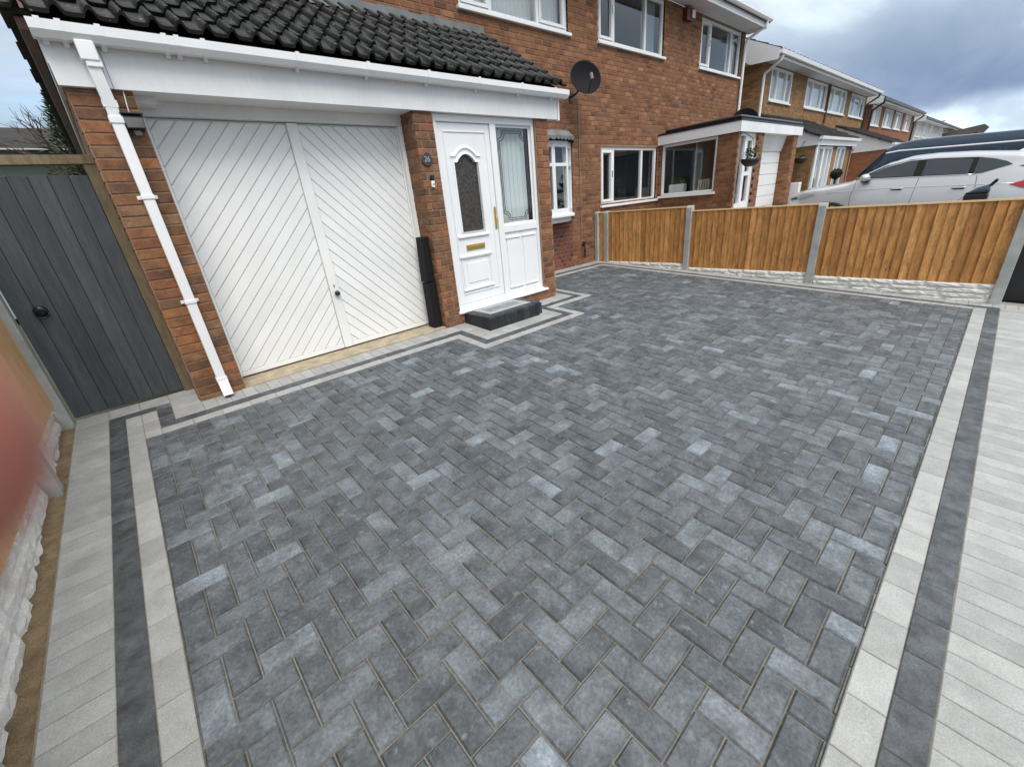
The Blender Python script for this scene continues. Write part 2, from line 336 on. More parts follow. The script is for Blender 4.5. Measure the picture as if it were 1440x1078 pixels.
def lay(cands, root, M, tagn, name='paver', stuffname='paving', limit=300, only=None):
    """cands: (cx, cy, lx, ly).  nearest in view as objects, the rest joined"""
    ang = Matrix.Rotation(TX, 3, 'X')
    sc = []; tones = dict(zip([(c[0], c[1]) for c in cands], pick_tones(cands)))
    for c in cands:
        w = (c[0], c[1], gz(c[0], c[1])); q = proj(w)
        s_ = (c[2]*c[3]/(q[2]**2*max(.2, 1)) if q and inview(w) else 0)
        sc.append((s_, c))
    sc.sort(key=lambda t: -t[0])
    for s_, c in sc[:limit]:
        o = inst(name, paver_mesh(c[2], c[3], c[4] if len(c) > 4 else M, tagn+(c[5] if len(c) > 5 else '')), root, (c[0], c[1], rnd.uniform(-.0008,.0008)), (rnd.uniform(-.004,.004), rnd.uniform(-.004,.004), rnd.uniform(-.004,.004))); o.color = (tones[(c[0], c[1])], 0, 0, 1)
    rest = {}
    for s_, c in sc[limit:]:
        key = c[5] if len(c) > 5 else ''
        rr_ = rest.setdefault(key, [MB(), c[4] if len(c) > 4 else M, []]); b = rr_[0]; rr_[2] += [tones[(c[0], c[1])]]*9
        v, f = paver_geo(c[2], c[3], **(dict(j=.0025, ch=.003, dr=.003) if tagn[0] == 'B' else {})); dz = rnd.uniform(-.0008,.0008); a = rnd.uniform(-.004,.004)
        ta, tb = rnd.uniform(-.004,.004), rnd.uniform(-.004,.004)
        b.add([(c[0]+x-a*y, c[1]+y+a*x, z+dz+ta*x+tb*y) for x, y, z in v], f)
    for key, (b, MM, tn) in rest.items():
        o = b.build(stuffname+key, MM, root, recalc=False, kind='stuff'); o.color = (0, 0, 0, 1)
        at = o.data.attributes.new('tone', 'FLOAT', 'FACE'); at.data.foreach_set('value', tn)
XL, XR, YB = -.80, 6.47, -4.455
YW = 1.10   # main wall face
FT = [(XL, 2.0, -.61), (2.0, 3.66, -1.107), (3.66, 4.45, -.61), (4.45, XR, .70)]
xcuts = [t[0] for t in FT]+[XR]; ycuts = sorted({YB, -.61, -1.107, .70})
def infield(x, y):
    if y < YB: return False
    for a, b, t in FT:
        if a <= x < b: return y < t
    return False
drive = plan_root('driveway', sandM, [(-.9,6.6,-4.56,-.55),(4.3,6.6,-.56,.8)], -.0105)
cand = []
A = .1
for i in range(-12, 75):
    for j in range(-50, 14):
        k = (i-j-1) % 4
        x, y = XL+.0+i*A, YB+.03+(j+44)*A-4.4+4.4-.0 - 4.4
        y = YB + j*A + .012 + 4.5
        if k == 0: r = (x, x+2*A, y, y+A)
        elif k == 2: r = (x, x+A, y-A, y+A)
        else: continue
        r = (r[0], r[1], r[2], r[3])
        X = [r[0]]+[c for c in xcuts if r[0]+.004 < c < r[1]-.004]+[r[1]]
        Y = [r[2]]+[c for c in ycuts if r[2]+.004 < c < r[3]-.004]+[r[3]]
        cells = [(X[a],X[a+1],Y[b],Y[b+1]) for a in range(len(X)-1) for b in range(len(Y)-1) if infield((X[a]+X[a+1])/2, (Y[b]+Y[b+1])/2)]
        if not cells: continue
        bx = (min(c[0] for c in cells), max(c[1] for c in cells), min(c[2] for c in cells), max(c[3] for c in cells))
        if abs((bx[1]-bx[0])*(bx[3]-bx[2]) - sum((c[1]-c[0])*(c[3]-c[2]) for c in cells)) < 1e-6: cells = [bx]
        for c in cells:
            lx, ly = c[1]-c[0], c[3]-c[2]
            if min(lx, ly) > .012: cand.append(((c[0]+c[1])/2, (c[2]+c[3])/2, lx, ly))
lay(cand, drive, paveD, 'F', 'paver', 'herringbone_paving')

border = plan_root('paving_border', sandM, [(-1.205,-.8,-4.86,.2),(-.8,-.4,-.61,.2),(-.4,2.4,-.62,-.19),(2.0,3.66,-1.107,-.19),(3.6,4.45,-.61,-.19),(4.12,4.45,-.19,.7),(4.12,6.87,.7,1.1),(6.47,6.87,-4.86,.7),(-1.0,6.47,-4.86,-4.455)], -.0045)
bc = []
def strip(x0, x1, y0, y1, axis, unit, kind):
    M_ = {'L': paveL, 'K': paveK}[kind]
    a0, a1 = (x0, x1) if axis == 'x' else (y0, y1)
    if axis == 'y': a = a1; s_ = -1
    else: a = a0; s_ = 1
    while (a1-a > .012) if s_ > 0 else (a-a0 > .012):
        b = a+s_*unit; b = min(b, a1) if s_ > 0 else max(b, a0)
        lo, hi = min(a, b), max(a, b)
        if axis == 'x': bc.append(((lo+hi)/2, (y0+y1)/2, hi-lo, y1-y0, M_, {'L': '_light', 'K': '_dark'}[kind]))
        else: bc.append(((x0+x1)/2, (lo+hi)/2, x1-x0, hi-lo, M_, {'L': '_light', 'K': '_dark'}[kind]))
        a = b
# inner light ring
strip(-.9,-.8,-4.56,-.1,'y',.2,'L'); strip(-.8,-.7,-.61,-.1,'y',.2,'L'); strip(-.7,2.1,-.61,-.51,'x',.2,'L')
strip(2.0,2.1,-1.007,-.61,'y',.2,'L'); strip(2.0,3.66,-1.107,-1.007,'x',.2,'L'); strip(3.56,3.66,-1.007,-.51,'y',.2,'L')
strip(3.66,4.45,-.61,-.51,'x',.2,'L'); strip(4.35,4.45,-.51,.7,'y',.2,'L'); strip(4.45,6.57,.7,.8,'x',.2,'L'); strip(6.47,6.57,-4.455,.7,'y',.2,'L')
strip(-.8,6.57,-4.56,-4.455,'x',.2,'L')
# dark ring
strip(-1.0,-.9,-4.66,0,'y',.2,'K'); strip(-.9,-.61,-.1,0,'x',.2,'K'); strip(-.7,-.6,-.51,-.1,'y',.2,'K'); strip(-.6,2.2,-.51,-.41,'x',.2,'K')
strip(2.1,2.2,-.907,-.51,'y',.2,'K'); strip(2.1,3.56,-1.007,-.907,'x',.2,'K'); strip(3.46,3.56,-.907,-.41,'y',.2,'K')
strip(3.56,4.35,-.51,-.41,'x',.2,'K'); strip(4.25,4.35,-.41,.8,'y',.2,'K'); strip(4.35,6.67,.8,.9,'x',.2,'K'); strip(6.57,6.67,-4.56,.8,'y',.2,'K')
strip(-.9,6.67,-4.66,-4.56,'x',.2,'K')
# outer header course
strip(-1.2,-1.0,-4.86,.2,'y',.1,'L'); strip(-1.0,-.6,0,.2,'x',.2,'L'); strip(-.6,-.4,-.41,.2,'y',.2,'L'); strip(-.4,2.2,-.41,-.2,'x',.1,'L')
strip(2.2,2.41,-.907,-.2,'y',.1,'L'); strip(2.41,3.46,-.907,-.70,'x',.1,'L'); strip(3.24,3.46,-.70,-.2,'y',.1,'L'); strip(3.46,4.25,-.41,-.2,'x',.1,'L')
strip(4.13,4.25,-.2,1.1,'y',.1,'L'); strip(4.25,6.87,.9,1.1,'x',.1,'L'); strip(6.67,6.87,-4.86,.9,'y',.1,'L'); strip(-1.0,6.67,-4.86,-4.66,'x',.1,'L')
lay(bc, border, paveL, 'B', 'border_paver', 'border_paving')
# sand strip left open beside the left-hand fence (finely heaped)
sb_ = MB(); n = 160
for i in range(n+1):
    y = .15-(5.1)*i/n
    for k, x in enumerate((-1.34,-1.30,-1.265,-1.23,-1.2)):
        sb_.v.append((x+(rnd.uniform(-.006,.006) if k not in (0,) else 0), y, gz(x,y)+(-.022 if k < 4 else -.012)+rnd.uniform(-.005,.006)+(.012 if k == 1 else 0)))
sb_.f = [(i*5+k, i*5+k+1, (i+1)*5+k+1, (i+1)*5+k) for i in range(n) for k in range(4)]
sb_.build('sand_strip', bsand, kind='structure', recalc=False, smooth=True)
# concrete threshold of the garage
MB().box(-.06,2.13,-.195,.14,-.06,-.004).build('garage_threshold', conc, bevel=.006, kind='structure')

# ================================================================== BRICKWORK
def wall_core(b, tf, u0, u1, z0, z1, holes, th=.1):
    U = sorted({u0, u1}|{h[k] for h in holes for k in (0,1) if u0 < h[k] < u1}); Z = sorted({z0, z1}|{h[k] for h in holes for k in (2,3) if z0 < h[k] < z1})
    for a in range(len(U)-1):
        for c in range(len(Z)-1):
            um, zm = (U[a]+U[a+1])/2, (Z[c]+Z[c+1])/2
            if any(h[0] < um < h[1] and h[2] < zm < h[3] for h in holes): continue
            lo = [tf(U[a],0,Z[c]), tf(U[a+1],0,Z[c]), tf(U[a+1],-th,Z[c]), tf(U[a],-th,Z[c])]
            hi = [tf(U[a],0,Z[c+1]), tf(U[a+1],0,Z[c+1]), tf(U[a+1],-th,Z[c+1]), tf(U[a],-th,Z[c+1])]
            b.hexa(lo, hi)
def courses(tf, face, u0, u1, z0, z1, holes=(), pitch=.2, off=0, M=None, lvl=0, gap=.012, stag=True):
    out = []; c0 = int(math.floor((z0-lvl)/.075)); c = c0
    while lvl+c*.075 < z1-.02:
        za, zb = max(z0, lvl+c*.075+gap/2), min(z1, lvl+(c+1)*.075-gap/2)
        if zb-za > .02:
            s_ = u0-1+off+(pitch/2 if c % 2 and stag else 0); s_ -= ((s_-u0) // pitch+1)*pitch
            u = s_
            while u < u1:
                segs = [(max(u+gap/2, u0), min(u+pitch-gap/2, u1))]
                for h in holes:
                    if h[2] < (za+zb)/2 < h[3]:
                        ns = []
                        for a, b in segs:
                            if b <= h[0] or a >= h[1]: ns.append((a, b)); continue
                            if a < h[0]: ns.append((a, h[0]))
                            if b > h[1]: ns.append((h[1], b))
                        segs = ns
                for a, b in segs:
                    if b-a > .025: out.append((tf, face, a, b, za, zb, M or brickM))
                u += pitch
        c += 1
    return out
BM = {}
def brick_geo(l, h, dp=.03, pr=.006, c=.003):
    v = []
    for (hx, hz_, d) in ((l/2,h/2,-dp),(l/2,h/2,pr-c),(l/2-c,h/2-c,pr)):
        v += [(-hx,-d,-hz_),(hx,-d,-hz_),(hx,-d,hz_),(-hx,-d,hz_)]
    f = [(8,9,10,11)]+[(k+i, k+(i+1) % 4, k+4+(i+1) % 4, k+4+i) for k in (0,4) for i in range(4)]
    return v, f
def lay_bricks(bl, root, limit=300, name='brick', stuff='brickwork', rank=lambda t: 0):
    sc = []
    for t in bl:
        tf, face, a, b, za, zb, M_ = t; w = tf((a+b)/2, 0, (za+zb)/2); q = proj(w)
        s_ = ((b-a)*(zb-za)/q[2]**2 if q and inview(w) else 0)+rank(t)
        sc.append((s_, t))
    sc.sort(key=lambda q: -q[0])
    rest = {}
    for idx, (s_, t) in enumerate(sc):
        tf, face, a, b, za, zb, M_ = t; w = tf((a+b)/2, 0, (za+zb)/2); l, h = round(b-a,3), round(zb-za,3)
        rz = {'F': 0, 'S': -math.pi/2, 'R': math.pi/2}[face]
        if idx < limit and s_ > 0:
            k = (l, h, M_.name)
            if k not in BM:
                mb = MB(); mb.v, mb.f = brick_geo(l, h); BM[k] = mb.mesh('brick', M_)
            inst(name, BM[k], root, w, (0, 0, rz))
        else:
            mb = rest.setdefault(M_.name, [MB(), M_])[0]; v, f = brick_geo(l, h); dj = rnd.uniform(-.0015,.0015); tj = rnd.uniform(-.006,.006)
            cz, sz = math.cos(rz), math.sin(rz)
            mb.add([(w[0]+cz*x-sz*(y+dj), w[1]+sz*x+cz*(y+dj), w[2]+z+tj*x) for x, y, z in v], f)
    for k, (mb, M_) in rest.items(): mb.build(stuff, M_, root, kind='stuff')

# ================================================================== HOUSE
house = thing('house', 'two storey red brick semi-detached house with white windows and attached garage, nearest', 'house', (0,0,0))
GL = 0   # helper to build children in world coordinates: house sits at the origin
def H(b, name, M_, parent=None, **k): return b.build(name, M_, parent or house, **k)
def window(tf, u0, u1, z0, z1, mull=(), openers=(), parent=None, sill=True, set_in=.03, curtain=None, fw=.055, trans=None, depth=.06, room=.7, roomM=None, sillh=.045):
    """white frame with mullions; each light gets its own glass; openers get a sash"""
    parent = parent or house
    b = MB(tf); d0, d1 = -set_in-depth, -set_in
    b.box(u0,u1,d0,d1,z0,z0+fw); b.box(u0,u1,d0,d1,z1-fw,z1); b.box(u0,u0+fw,d0,d1,z0+fw,z1-fw); b.box(u1-fw,u1,d0,d1,z0+fw,z1-fw)
    es = [u0+fw]
    for mu in mull: b.box(mu-.03,mu+.03,d0,d1,z0+fw,z1-fw); es += [mu-.03, mu+.03]
    es.append(u1-fw)
    f = b.build('window', white, parent, bevel=.004)
    for i in range(0, len(es), 2):
        a, c = es[i], es[i+1]; za, zb = z0+fw, z1-fw; lights = [(za, zb)]
        if trans and (i//2) in trans:
            t = trans[i//2]; MB(tf).box(a,c,d0+.002,d1+.001,t-.025,t+.025).build('transom', white, f); lights = [(za, t-.025), (t+.025, zb)]
        for k, (p, q) in enumerate(lights):
            aa, cc, pp, qq = a, c, p, q
            if (i//2) in openers:
                w_ = .05; s_ = MB(tf); dd0, dd1 = d0+.01, d1+.012
                s_.box(a+.004,c-.004,dd0,dd1,p+.004,p+w_); s_.box(a+.004,c-.004,dd0,dd1,q-w_,q-.004); s_.box(a+.004,a+w_,dd0,dd1,p+w_,q-w_); s_.box(c-w_,c-.004,dd0,dd1,p+w_,q-w_)
                s_.build('sash', white, f, bevel=.004); aa, cc, pp, qq = a+w_, c-w_, p+w_, q-w_
                if q-p > .5:
                    hb = MB(tf); hx = c-w_/2 if i == 0 else a+w_/2; hm_ = (p+q)/2
                    hb.box(hx-.008,hx+.008,dd1,dd1+.02,hm_-.02,hm_+.1); hb.build('window_handle', chrome, f)
            MB(tf).box(aa-.008,cc+.008,d0+.025,d0+.031,pp-.008,qq+.008).build('glass', glassM, f)
    if sill:
        sb = MB(tf); sb.box(u0-.04,u1+.04,-set_in-.05,.055,z0-sillh,z0); sb.build('sill', white, f, bevel=.006)
    # dark room behind the glass, one open box
    rb = MB(tf); rd = -set_in-depth-.012-room
    rb.box(u0-.05,u1+.05,rd-.02,rd,z0-.1,z1+.1)
    rb.box(u0-.05,u0-.03,rd,d0-.012,z0-.1,z1+.1); rb.box(u1+.03,u1+.05,rd,d0-.012,z0-.1,z1+.1); rb.box(u0-.03,u1+.03,rd,d0-.012,z0-.1,z0-.08); rb.box(u0-.03,u1+.03,rd,d0-.012,z1+.08,z1+.1)
    rb.build('room_interior', roomM or inter, f)
    for (ca, cb_, M_, amp) in (curtain or ()):
        cbm = MB(); n_ = max(6, int((cb_-ca)/.022)); dz0, dz1 = z0+.03, z1-.02
        for i in range(n_+1):
            u = ca+(cb_-ca)*i/n_; d = d0-.09+amp*math.sin(i*1.55+.4*math.sin(i*.37))
            cbm.v += [tf(u,d,dz0), tf(u,d,dz1)]
        cbm.f = [(2*i,2*i+2,2*i+3,2*i+1) for i in range(n_)]
        cbm.build('curtain', M_, f, recalc=False, smooth=True)
    return f
HW0, HW1, ZE = -.40, 13.12, 4.72
winA = (3.90,6.12,3.76,4.70); winB = (6.93,9.13,3.77,4.70); winC = (10.72,12.92,3.76,4.70); winG = (6.99,9.06,1.09,2.14); bayh = (4.75,6.12,1.03,2.20)
holes = [winA, winB, winC, winG, bayh]
core = MB(); F = FR(YW); GH = 1.11
wall_core(core, F, HW0, HW1, -.15, ZE, holes, .1)
# inner skin, sides and back so the house is a solid volume
core.box(HW0, HW0+.1, YW+.1, 8.5, -.15, ZE); core.box(HW1-.1, HW1, YW+.1, 8.5, -.15, ZE); core.box(HW0+.1, HW1-.1, 8.4, 8.5, -.15, ZE)
H(core, 'wall', mortar)
bl = []
PX0, PX1 = 9.12, 12.62            # neighbour's porch on the far half
bl += courses(F, 'F', HW0, HW1, .0, ZE, holes+[(-.4,4.12,-1,3.42),(PX0,PX1,-1,2.32)], lvl=0)
bl += courses(SR(HW1), 'R', YW, 8.5, -.1, ZE)
# roof of the main house
rf = MB(); rs = math.tan(R_(30)); 
for sgn in (0,):
    rf.prism([(.62,4.80),(4.8,4.80+4.18*rs),(4.8,4.92+4.18*rs),(.60,4.93)], HW0-.15, HW1+.2, 'x'); rf.prism([(4.8,4.80+4.18*rs),(8.98,4.80),(9.0,4.93),(4.8,4.92+4.18*rs)], HW0-.15, HW1+.2, 'x')
H(rf, 'roof', tileF)
H(MB().box(HW0-.1,HW1+.12,.68,YW,4.725,4.745), 'soffit', whiteP)
H(MB().box(HW0-.1,HW1+.12,.655,.68,4.70,4.90), 'fascia', white)
for sx in (HW1+.0,):
    H(MB().prism([(.66,4.70),(YW,4.70),(4.8,4.72+4.18*rs),(4.8,4.90+4.18*rs),(.66,4.92)], sx+.10, sx+.125, 'x'), 'bargeboard', white)
def gutter(x0, x1, y, z, parent, M_, brk=(), r=.055, hh=.085, mi='x', name='gutter'):
    """square-line gutter hung in front of y; an open trough"""
    pr = [(y,z),(y,z-hh*.75),(y-.03,z-hh),(y-.085,z-hh),(y-.112,z-hh*.6),(y-.115,z),(y-.108,z),(y-.104,z-hh*.55),(y-.08,z-hh+.008),(y-.032,z-hh+.008),(y-.006,z-hh*.7),(y-.006,z)]
    b = MB(); b.prism(pr, x0, x1, 'x'); g = b.build(name, M_, parent)
    for bx in brk:
        c = MB(); o_ = .004
        pq = [(y,z+.004),(y,z-hh*.75),(y-.028,z-hh-o_),(y-.087,z-hh-o_),(y-.117,z-hh*.6),(y-.120,z+.008),(y-.095,z+.008),(y-.095,z+.003),(y-.116,z),(y-.112,z-hh*.58),(y-.085,z-hh),(y-.03,z-hh),(y,z-hh*.7)]
        c.prism([(y,z-hh*.4),(y-.0,z-hh-.02),(y-.02,z-hh-.022),(y-.035,z-hh-o_),(y-.087,z-hh-o_),(y-.117,z-hh*.6),(y-.120,z+.008),(y-.104,z+.008),(y-.112,z-hh*.58),(y-.085,z-hh+.001),(y-.03,z-hh+.001)], bx-.014, bx+.014, 'x')
        c.build('gutter_bracket', M_, g)
    return g
gutter(HW0-.1, HW1+.16, .655, 4.90, house, white)
# downpipe at the far corner of the house
H(MB().tube([(13.08,.60,4.82),(13.08,.62,4.72),(13.03,1.0,4.55),(13.03,1.045,4.45),(13.03,1.045,2.4)], .034, 10), 'downpipe', white, smooth=False)
wA = window(F, *winA, mull=(4.48,5.44), openers=(0,2), curtain=[(3.96,6.06,curtM,.022)])
wB = window(F, *winB, mull=(7.43,8.48), openers=(0,), curtain=[(8.55,9.07,curtG,.015)], room=.9)
wC = window(F, *winC, mull=(11.26,12.38), openers=(0,), curtain=[(10.78,11.1,curtM,.022),(12.45,12.86,curtM,.022)])
wG = window(F, *winG, mull=(7.44,8.49), openers=(0,), curtain=[(7.02,7.3,curtG,.02)], roomM=inter)
# bow window: faceted front of three lights with hood and white base, partly behind the porch pier
bowP = [(4.78,1.10),(4.95,.93),(5.35,.84),(5.75,.88),(6.10,1.10)]
bow = H(MB().prism(bowP, 1.03, 1.08, 'z'), 'bow_window', white)
MB().prism(bowP, 2.13, 2.18, 'z').build('head_rail', white, bow)
for i in range(4):
    a, c = Vector((*bowP[i],0)), Vector((*bowP[i+1],0)); dr = (c-a); ln = dr.length; dr.normalize(); nrm = Vector((dr.y,-dr.x,0))
    tf = (lambda a, dr, nrm: (lambda u, d, z: tuple(a+dr*u+nrm*d+Vector((0,0,z)))))(a, dr, nrm)
    fb = MB(tf); fb.box(0,.04,-.06,0,1.08,2.13); fb.box(ln-.04,ln,-.06,0,1.08,2.13); fb.box(.04,ln-.04,-.06,0,1.08,1.13); fb.box(.04,ln-.04,-.06,0,2.09,2.13); fb.box(.04,ln-.04,-.06,.0,1.80,1.85)
    fb.build('sash', white, bow, bevel=.003)
    for z0, z1 in ((1.13,1.80),(1.85,2.09)): MB(tf).box(.04,ln-.04,-.034,-.028,z0,z1).build('glass', glassM, bow)
    cb2 = MB(tf); n_ = 14
    for k in range(n_+1): cb2.v += [tf(.05+(ln-.1)*k/n_, -.10+.012*math.sin(k*1.7), 1.1), tf(.05+(ln-.1)*k/n_, -.10+.012*math.sin(k*1.7), 2.12)]
    cb2.f = [(2*k,2*k+2,2*k+3,2*k+1) for k in range(n_)]
    if i in (3,0): cb2.build('curtain', curtM, bow, recalc=False)
H(MB().prism([(4.72,1.12),(4.9,.88),(5.34,.77),(5.80,.80),(6.18,1.12)], .985, 1.03, 'z'), 'window_sill', white, parent=bow, bevel=.008)
H(MB().prism([(4.78,1.12),(4.96,.94),(5.35,.86),(5.74,.90),(6.09,1.12)], .90, .985, 'z'), 'base_panel', whiteP, parent=bow)
MB().box(4.8,6.08,YW+.5,YW+.52,.95,2.25).box(4.78,4.8,YW+.02,YW+.5,.95,2.25).box(6.08,6.1,YW+.02,YW+.5,.95,2.25).build('room_interior', inter, bow)
hood = MB()     # scalloped lead-grey hood
hp = [(4.70,1.12),(4.88,.86),(5.33,.74),(5.82,.79),(6.20,1.12)]
hood.hexa([(x,y,2.235) for x, y in hp], [((x-5.4)*.86+5.4, 1.12-(1.12-y)*.8, 2.33) for x, y in hp])
for i in range(4):
    a, c = Vector(hp[i]), Vector(hp[i+1]); n_ = max(3, int((c-a).length/.095)); d = (c-a)/n_; nn_ = Vector((d.y,-d.x)).normalized()*.006
    for k in range(n_):
        p = a+d*k; q = p+d; poly = [(p,2.24),(q,2.24)]
        arc = [(p+(q-p)*(.5+.5*math.cos(t)), 2.215-.035*math.sin(t)) for t in [math.pi*w/6 for w in range(7)]]
        lp = [(p,2.24)]+[arc[6-w] for w in range(7)]+[(q,2.24)]
        hood.hexa([(v_[0].x,v_[0].y,v_[1]) for v_ in lp], [(v_[0].x+nn_.x,v_[0].y+nn_.y,v_[1]) for v_ in lp])
hood.build('scalloped_hood', lead, bow)
bl += courses(F, 'F', 5.35, 6.10, .0, .98, M=brickD, pitch=.1125, lvl=0)
bl = [t for t in bl if not (t[6] is brickM and t[0] is F and 5.36 < (t[2]+t[3])/2 < 6.09 and t[5] < .985)]

# ---- garage and porch extension (front brick face at y=-.19)
YP = -.19; FP = FR(YP)
class CC:
    def box(s, *a): H(MB().box(*a), 'wall', mortar); return s
core2 = CC()
core2.box(-.40,-.055,YP,.10,-.12,2.24)                       # left pillar
core2.box(2.135,2.365,YP,.12,-.12,2.24)                      # pillar between garage door and front door
core2.box(3.885,3.90,YP+.006,-.05,-.12,2.24); core2.box(3.90,4.12,YP,YW,-.12,2.24)                         # right pier and side wall of the porch
core2.box(2.365,3.90,YP,-.10,-.12,.095)                      # brick plinth under the front door
core2.box(-.40,-.31,.10,YW,-.12,2.24)                        # garage side wall
core2.box(2.17,2.27,.12,YW,-.12,2.24)                        # wall between garage and hall
bp = []
bp += courses(FP, 'F', -.40,-.055, -.045, 2.235, M=brickP, off=1+.0, pitch=.1725, stag=False, lvl=-.045, gap=.011)
bp += courses(SD(-.40), 'S', YP+.002, YW, .0, 2.235, M=brickP, lvl=-.045)
bp += courses(FP, 'F', 2.135,2.365, -.045, 2.235, M=brickP, lvl=-.045, off=.06)
bp += courses(SD(2.135), 'S', YP+.002, .12, -.02, 2.235, M=brickP, lvl=-.045)
bp += courses(FP, 'F', 3.90,4.12, -.06, 2.235, M=brickM, lvl=-.045)
bp += courses(SR(4.12), 'R', YP, YW, .0, 2.235, M=brickM, lvl=-.045)
bp += courses(FP, 'F', 2.365,3.90, -.06, .09, M=brickP, lvl=-.06)
# semi neighbour's porch (far half)
YN = -.60
nside = (-.20,1.02,1.13,2.16)
core3 = MB(); wall_core(core3, SD(PX0), YN, YW, -.2, 2.18, [nside], .1)
core4 = CC(); core4.box(10.12,10.42,YN,-.30,-.3,2.18);core4.box(12.35,12.62,YN,YW,-.3,2.18); core4.box(9.22,9.24,YN+.002,-.5,-.3,2.18)
H(core3, 'wall', mortar)
bp += courses(SD(PX0), 'S', YN, YW, -.1, 2.17, [nside], M=brickM)
bp += courses(FR(YN), 'F', 10.12,10.42, -.1, 2.17, M=brickM); bp += courses(FR(YN), 'F', 12.35,12.62, -.1, 2.17, M=brickM); bp += courses(SD(12.35), 'S', YN+.002,-.30,-.1,2.17,M=brickM); bp += courses(SR(12.62),'R',YN,YW,-.1,2.17,M=brickM)
lay_bricks(bl+bp, house)

# garage door: frame, two leaves of diagonal boards, meeting stile
gd = thing('garage_door', '', ''); del gd['label']; del gd['category']; gd.parent = house
YG = .08; GX0, GX1, GZ0, GZ1 = -.03, 2.12, .012, 2.14
H(MB().box(GX0,GX1,YG+.038,YG+.06,GZ0,GZ1), 'backing_panel', groove, parent=gd)
for q in ((-.055,-.03),(2.10,2.134)): H(MB().box(*q,YG-.03,YG+.06,-.004,2.145), 'frame_post', gdoor, parent=gd, bevel=.003)
def clip(poly, x0, x1, z0, z1):
    for ax, s_, v in ((0,1,x0),(0,-1,x1),(1,1,z0),(1,-1,z1)):
        out = []
        for i in range(len(poly)):
            p, q = poly[i-1], poly[i]; dp, dq = (p[ax]-v)*s_, (q[ax]-v)*s_
            if (dp >= 0) != (dq >= 0): t = dp/(dp-dq); out.append(tuple(p[k]+(q[k]-p[k])*t for k in (0,1)))
            if dq >= 0: out.append(q)
        poly = out
        if len(poly) < 3: return []
    return poly
def leaf(x0, x1, sg):
    sh_ = .1215; k = -30
    for k in range(-30, 40):
        a = k*sh_; g = .005
        # strip x - sg*z in [a+g, a+sh-g]
        poly = [(a+g+sg*-1,-1),(a+sh_-g+sg*-1,-1),(a+sh_-g+sg*4,4),(a+g+sg*4,4)]
        pc = clip(poly, x0, x1, GZ0+.045, GZ1-.012)
        if len(pc) < 3: continue
        ar = abs(sum(pc[i-1][0]*pc[i][1]-pc[i][0]*pc[i-1][1] for i in range(len(pc))))/2
        if ar < .0008: continue
        cx_, cz_ = sum(p[0] for p in pc)/len(pc), sum(p[1] for p in pc)/len(pc)
        def ins(p, d):
            v = Vector((p[0]-cx_, p[1]-cz_)); return (cx_+v.x*(1-d/max(v.length,.02)), cz_+v.y*(1-d/max(v.length,.02)))
        b = MB(); yo = rnd.uniform(-.0015,.0015)
        lo = [(p[0], YG+.044, p[1]) for p in pc]; mid = [(p[0], YG+.031+yo, p[1]) for p in pc]; hi = [(*(ins(p,.004)),) for p in pc]; hi = [(p[0], YG+.027+yo, p[1]) for p in hi]
        n_ = len(pc); b.v = lo+mid+hi; b.f = [tuple(range(2*n_,3*n_))]+[(q*n_+i, q*n_+(i+1) % n_, (q+1)*n_+(i+1) % n_, (q+1)*n_+i) for q in (0,1) for i in range(n_)]
        b.build('board', gdoor, gd)
leaf(-.028+.02, .985, .94); leaf(1.085, 2.098-.02, -.94)
fr_ = MB(); fr_.box(-.028,-.010,YG+.02,YG+.044,GZ0,GZ1).box(-.010,.985,YG+.018,YG+.044,GZ0,GZ0+.042).box(1.085,2.08,YG+.018,YG+.044,GZ0,GZ0+.042).box(2.08,2.098,YG+.02,YG+.044,GZ0,GZ1)
H(fr_, 'edge_rail', gdoor, parent=gd, bevel=.003)
H(MB().box(.988,1.082,YG+.008,YG+.044,GZ0,GZ1), 'meeting_stile', gdoor, parent=gd, bevel=.005)
hd = MB(); hd.lathe([(.001,-.045),(.012,-.045),(.024,-.035),(.028,-.022),(.024,-.010),(.018,-.006),(.018,.0)], 20, (1.045,YG+.008,.602), 'y'); H(hd, 'door_handle', black, parent=gd, smooth=True)
H(MB().box(1.031,1.039,YG+.002,YG+.01,.665,.69), 'keyhole', black, parent=gd)
H(MB().box(-.055,2.134,.045,.16,2.145,2.238), 'lintel_board', whiteP)
H(MB().box(-.055,.075,-.09,.045,2.19,2.238), 'lintel_packer', whiteP)
H(MB().box(-.42,4.28,-.19,.16,2.238,2.25), 'soffit', whiteP)
fsb = MB(); H(MB().box(-.15,4.28,-.222,-.19,2.236,2.545), 'fascia_board', whiteP, bevel=.003)
H(MB().box(-.42,-.153,-.230,-.19,2.236,2.545), 'fascia_end_board', whiteP, bevel=.003)
H(MB().box(4.283,4.31,-.235,1.09,2.225,2.56), 'fascia_end_cap', white, bevel=.003)
gutter(-.44, 4.40, -.224, 2.545, house, white, brk=(-.39,-.30,-.12,.215,.285,.44,1.08,1.68,2.31,2.94,3.57,4.14), name='porch_gutter')
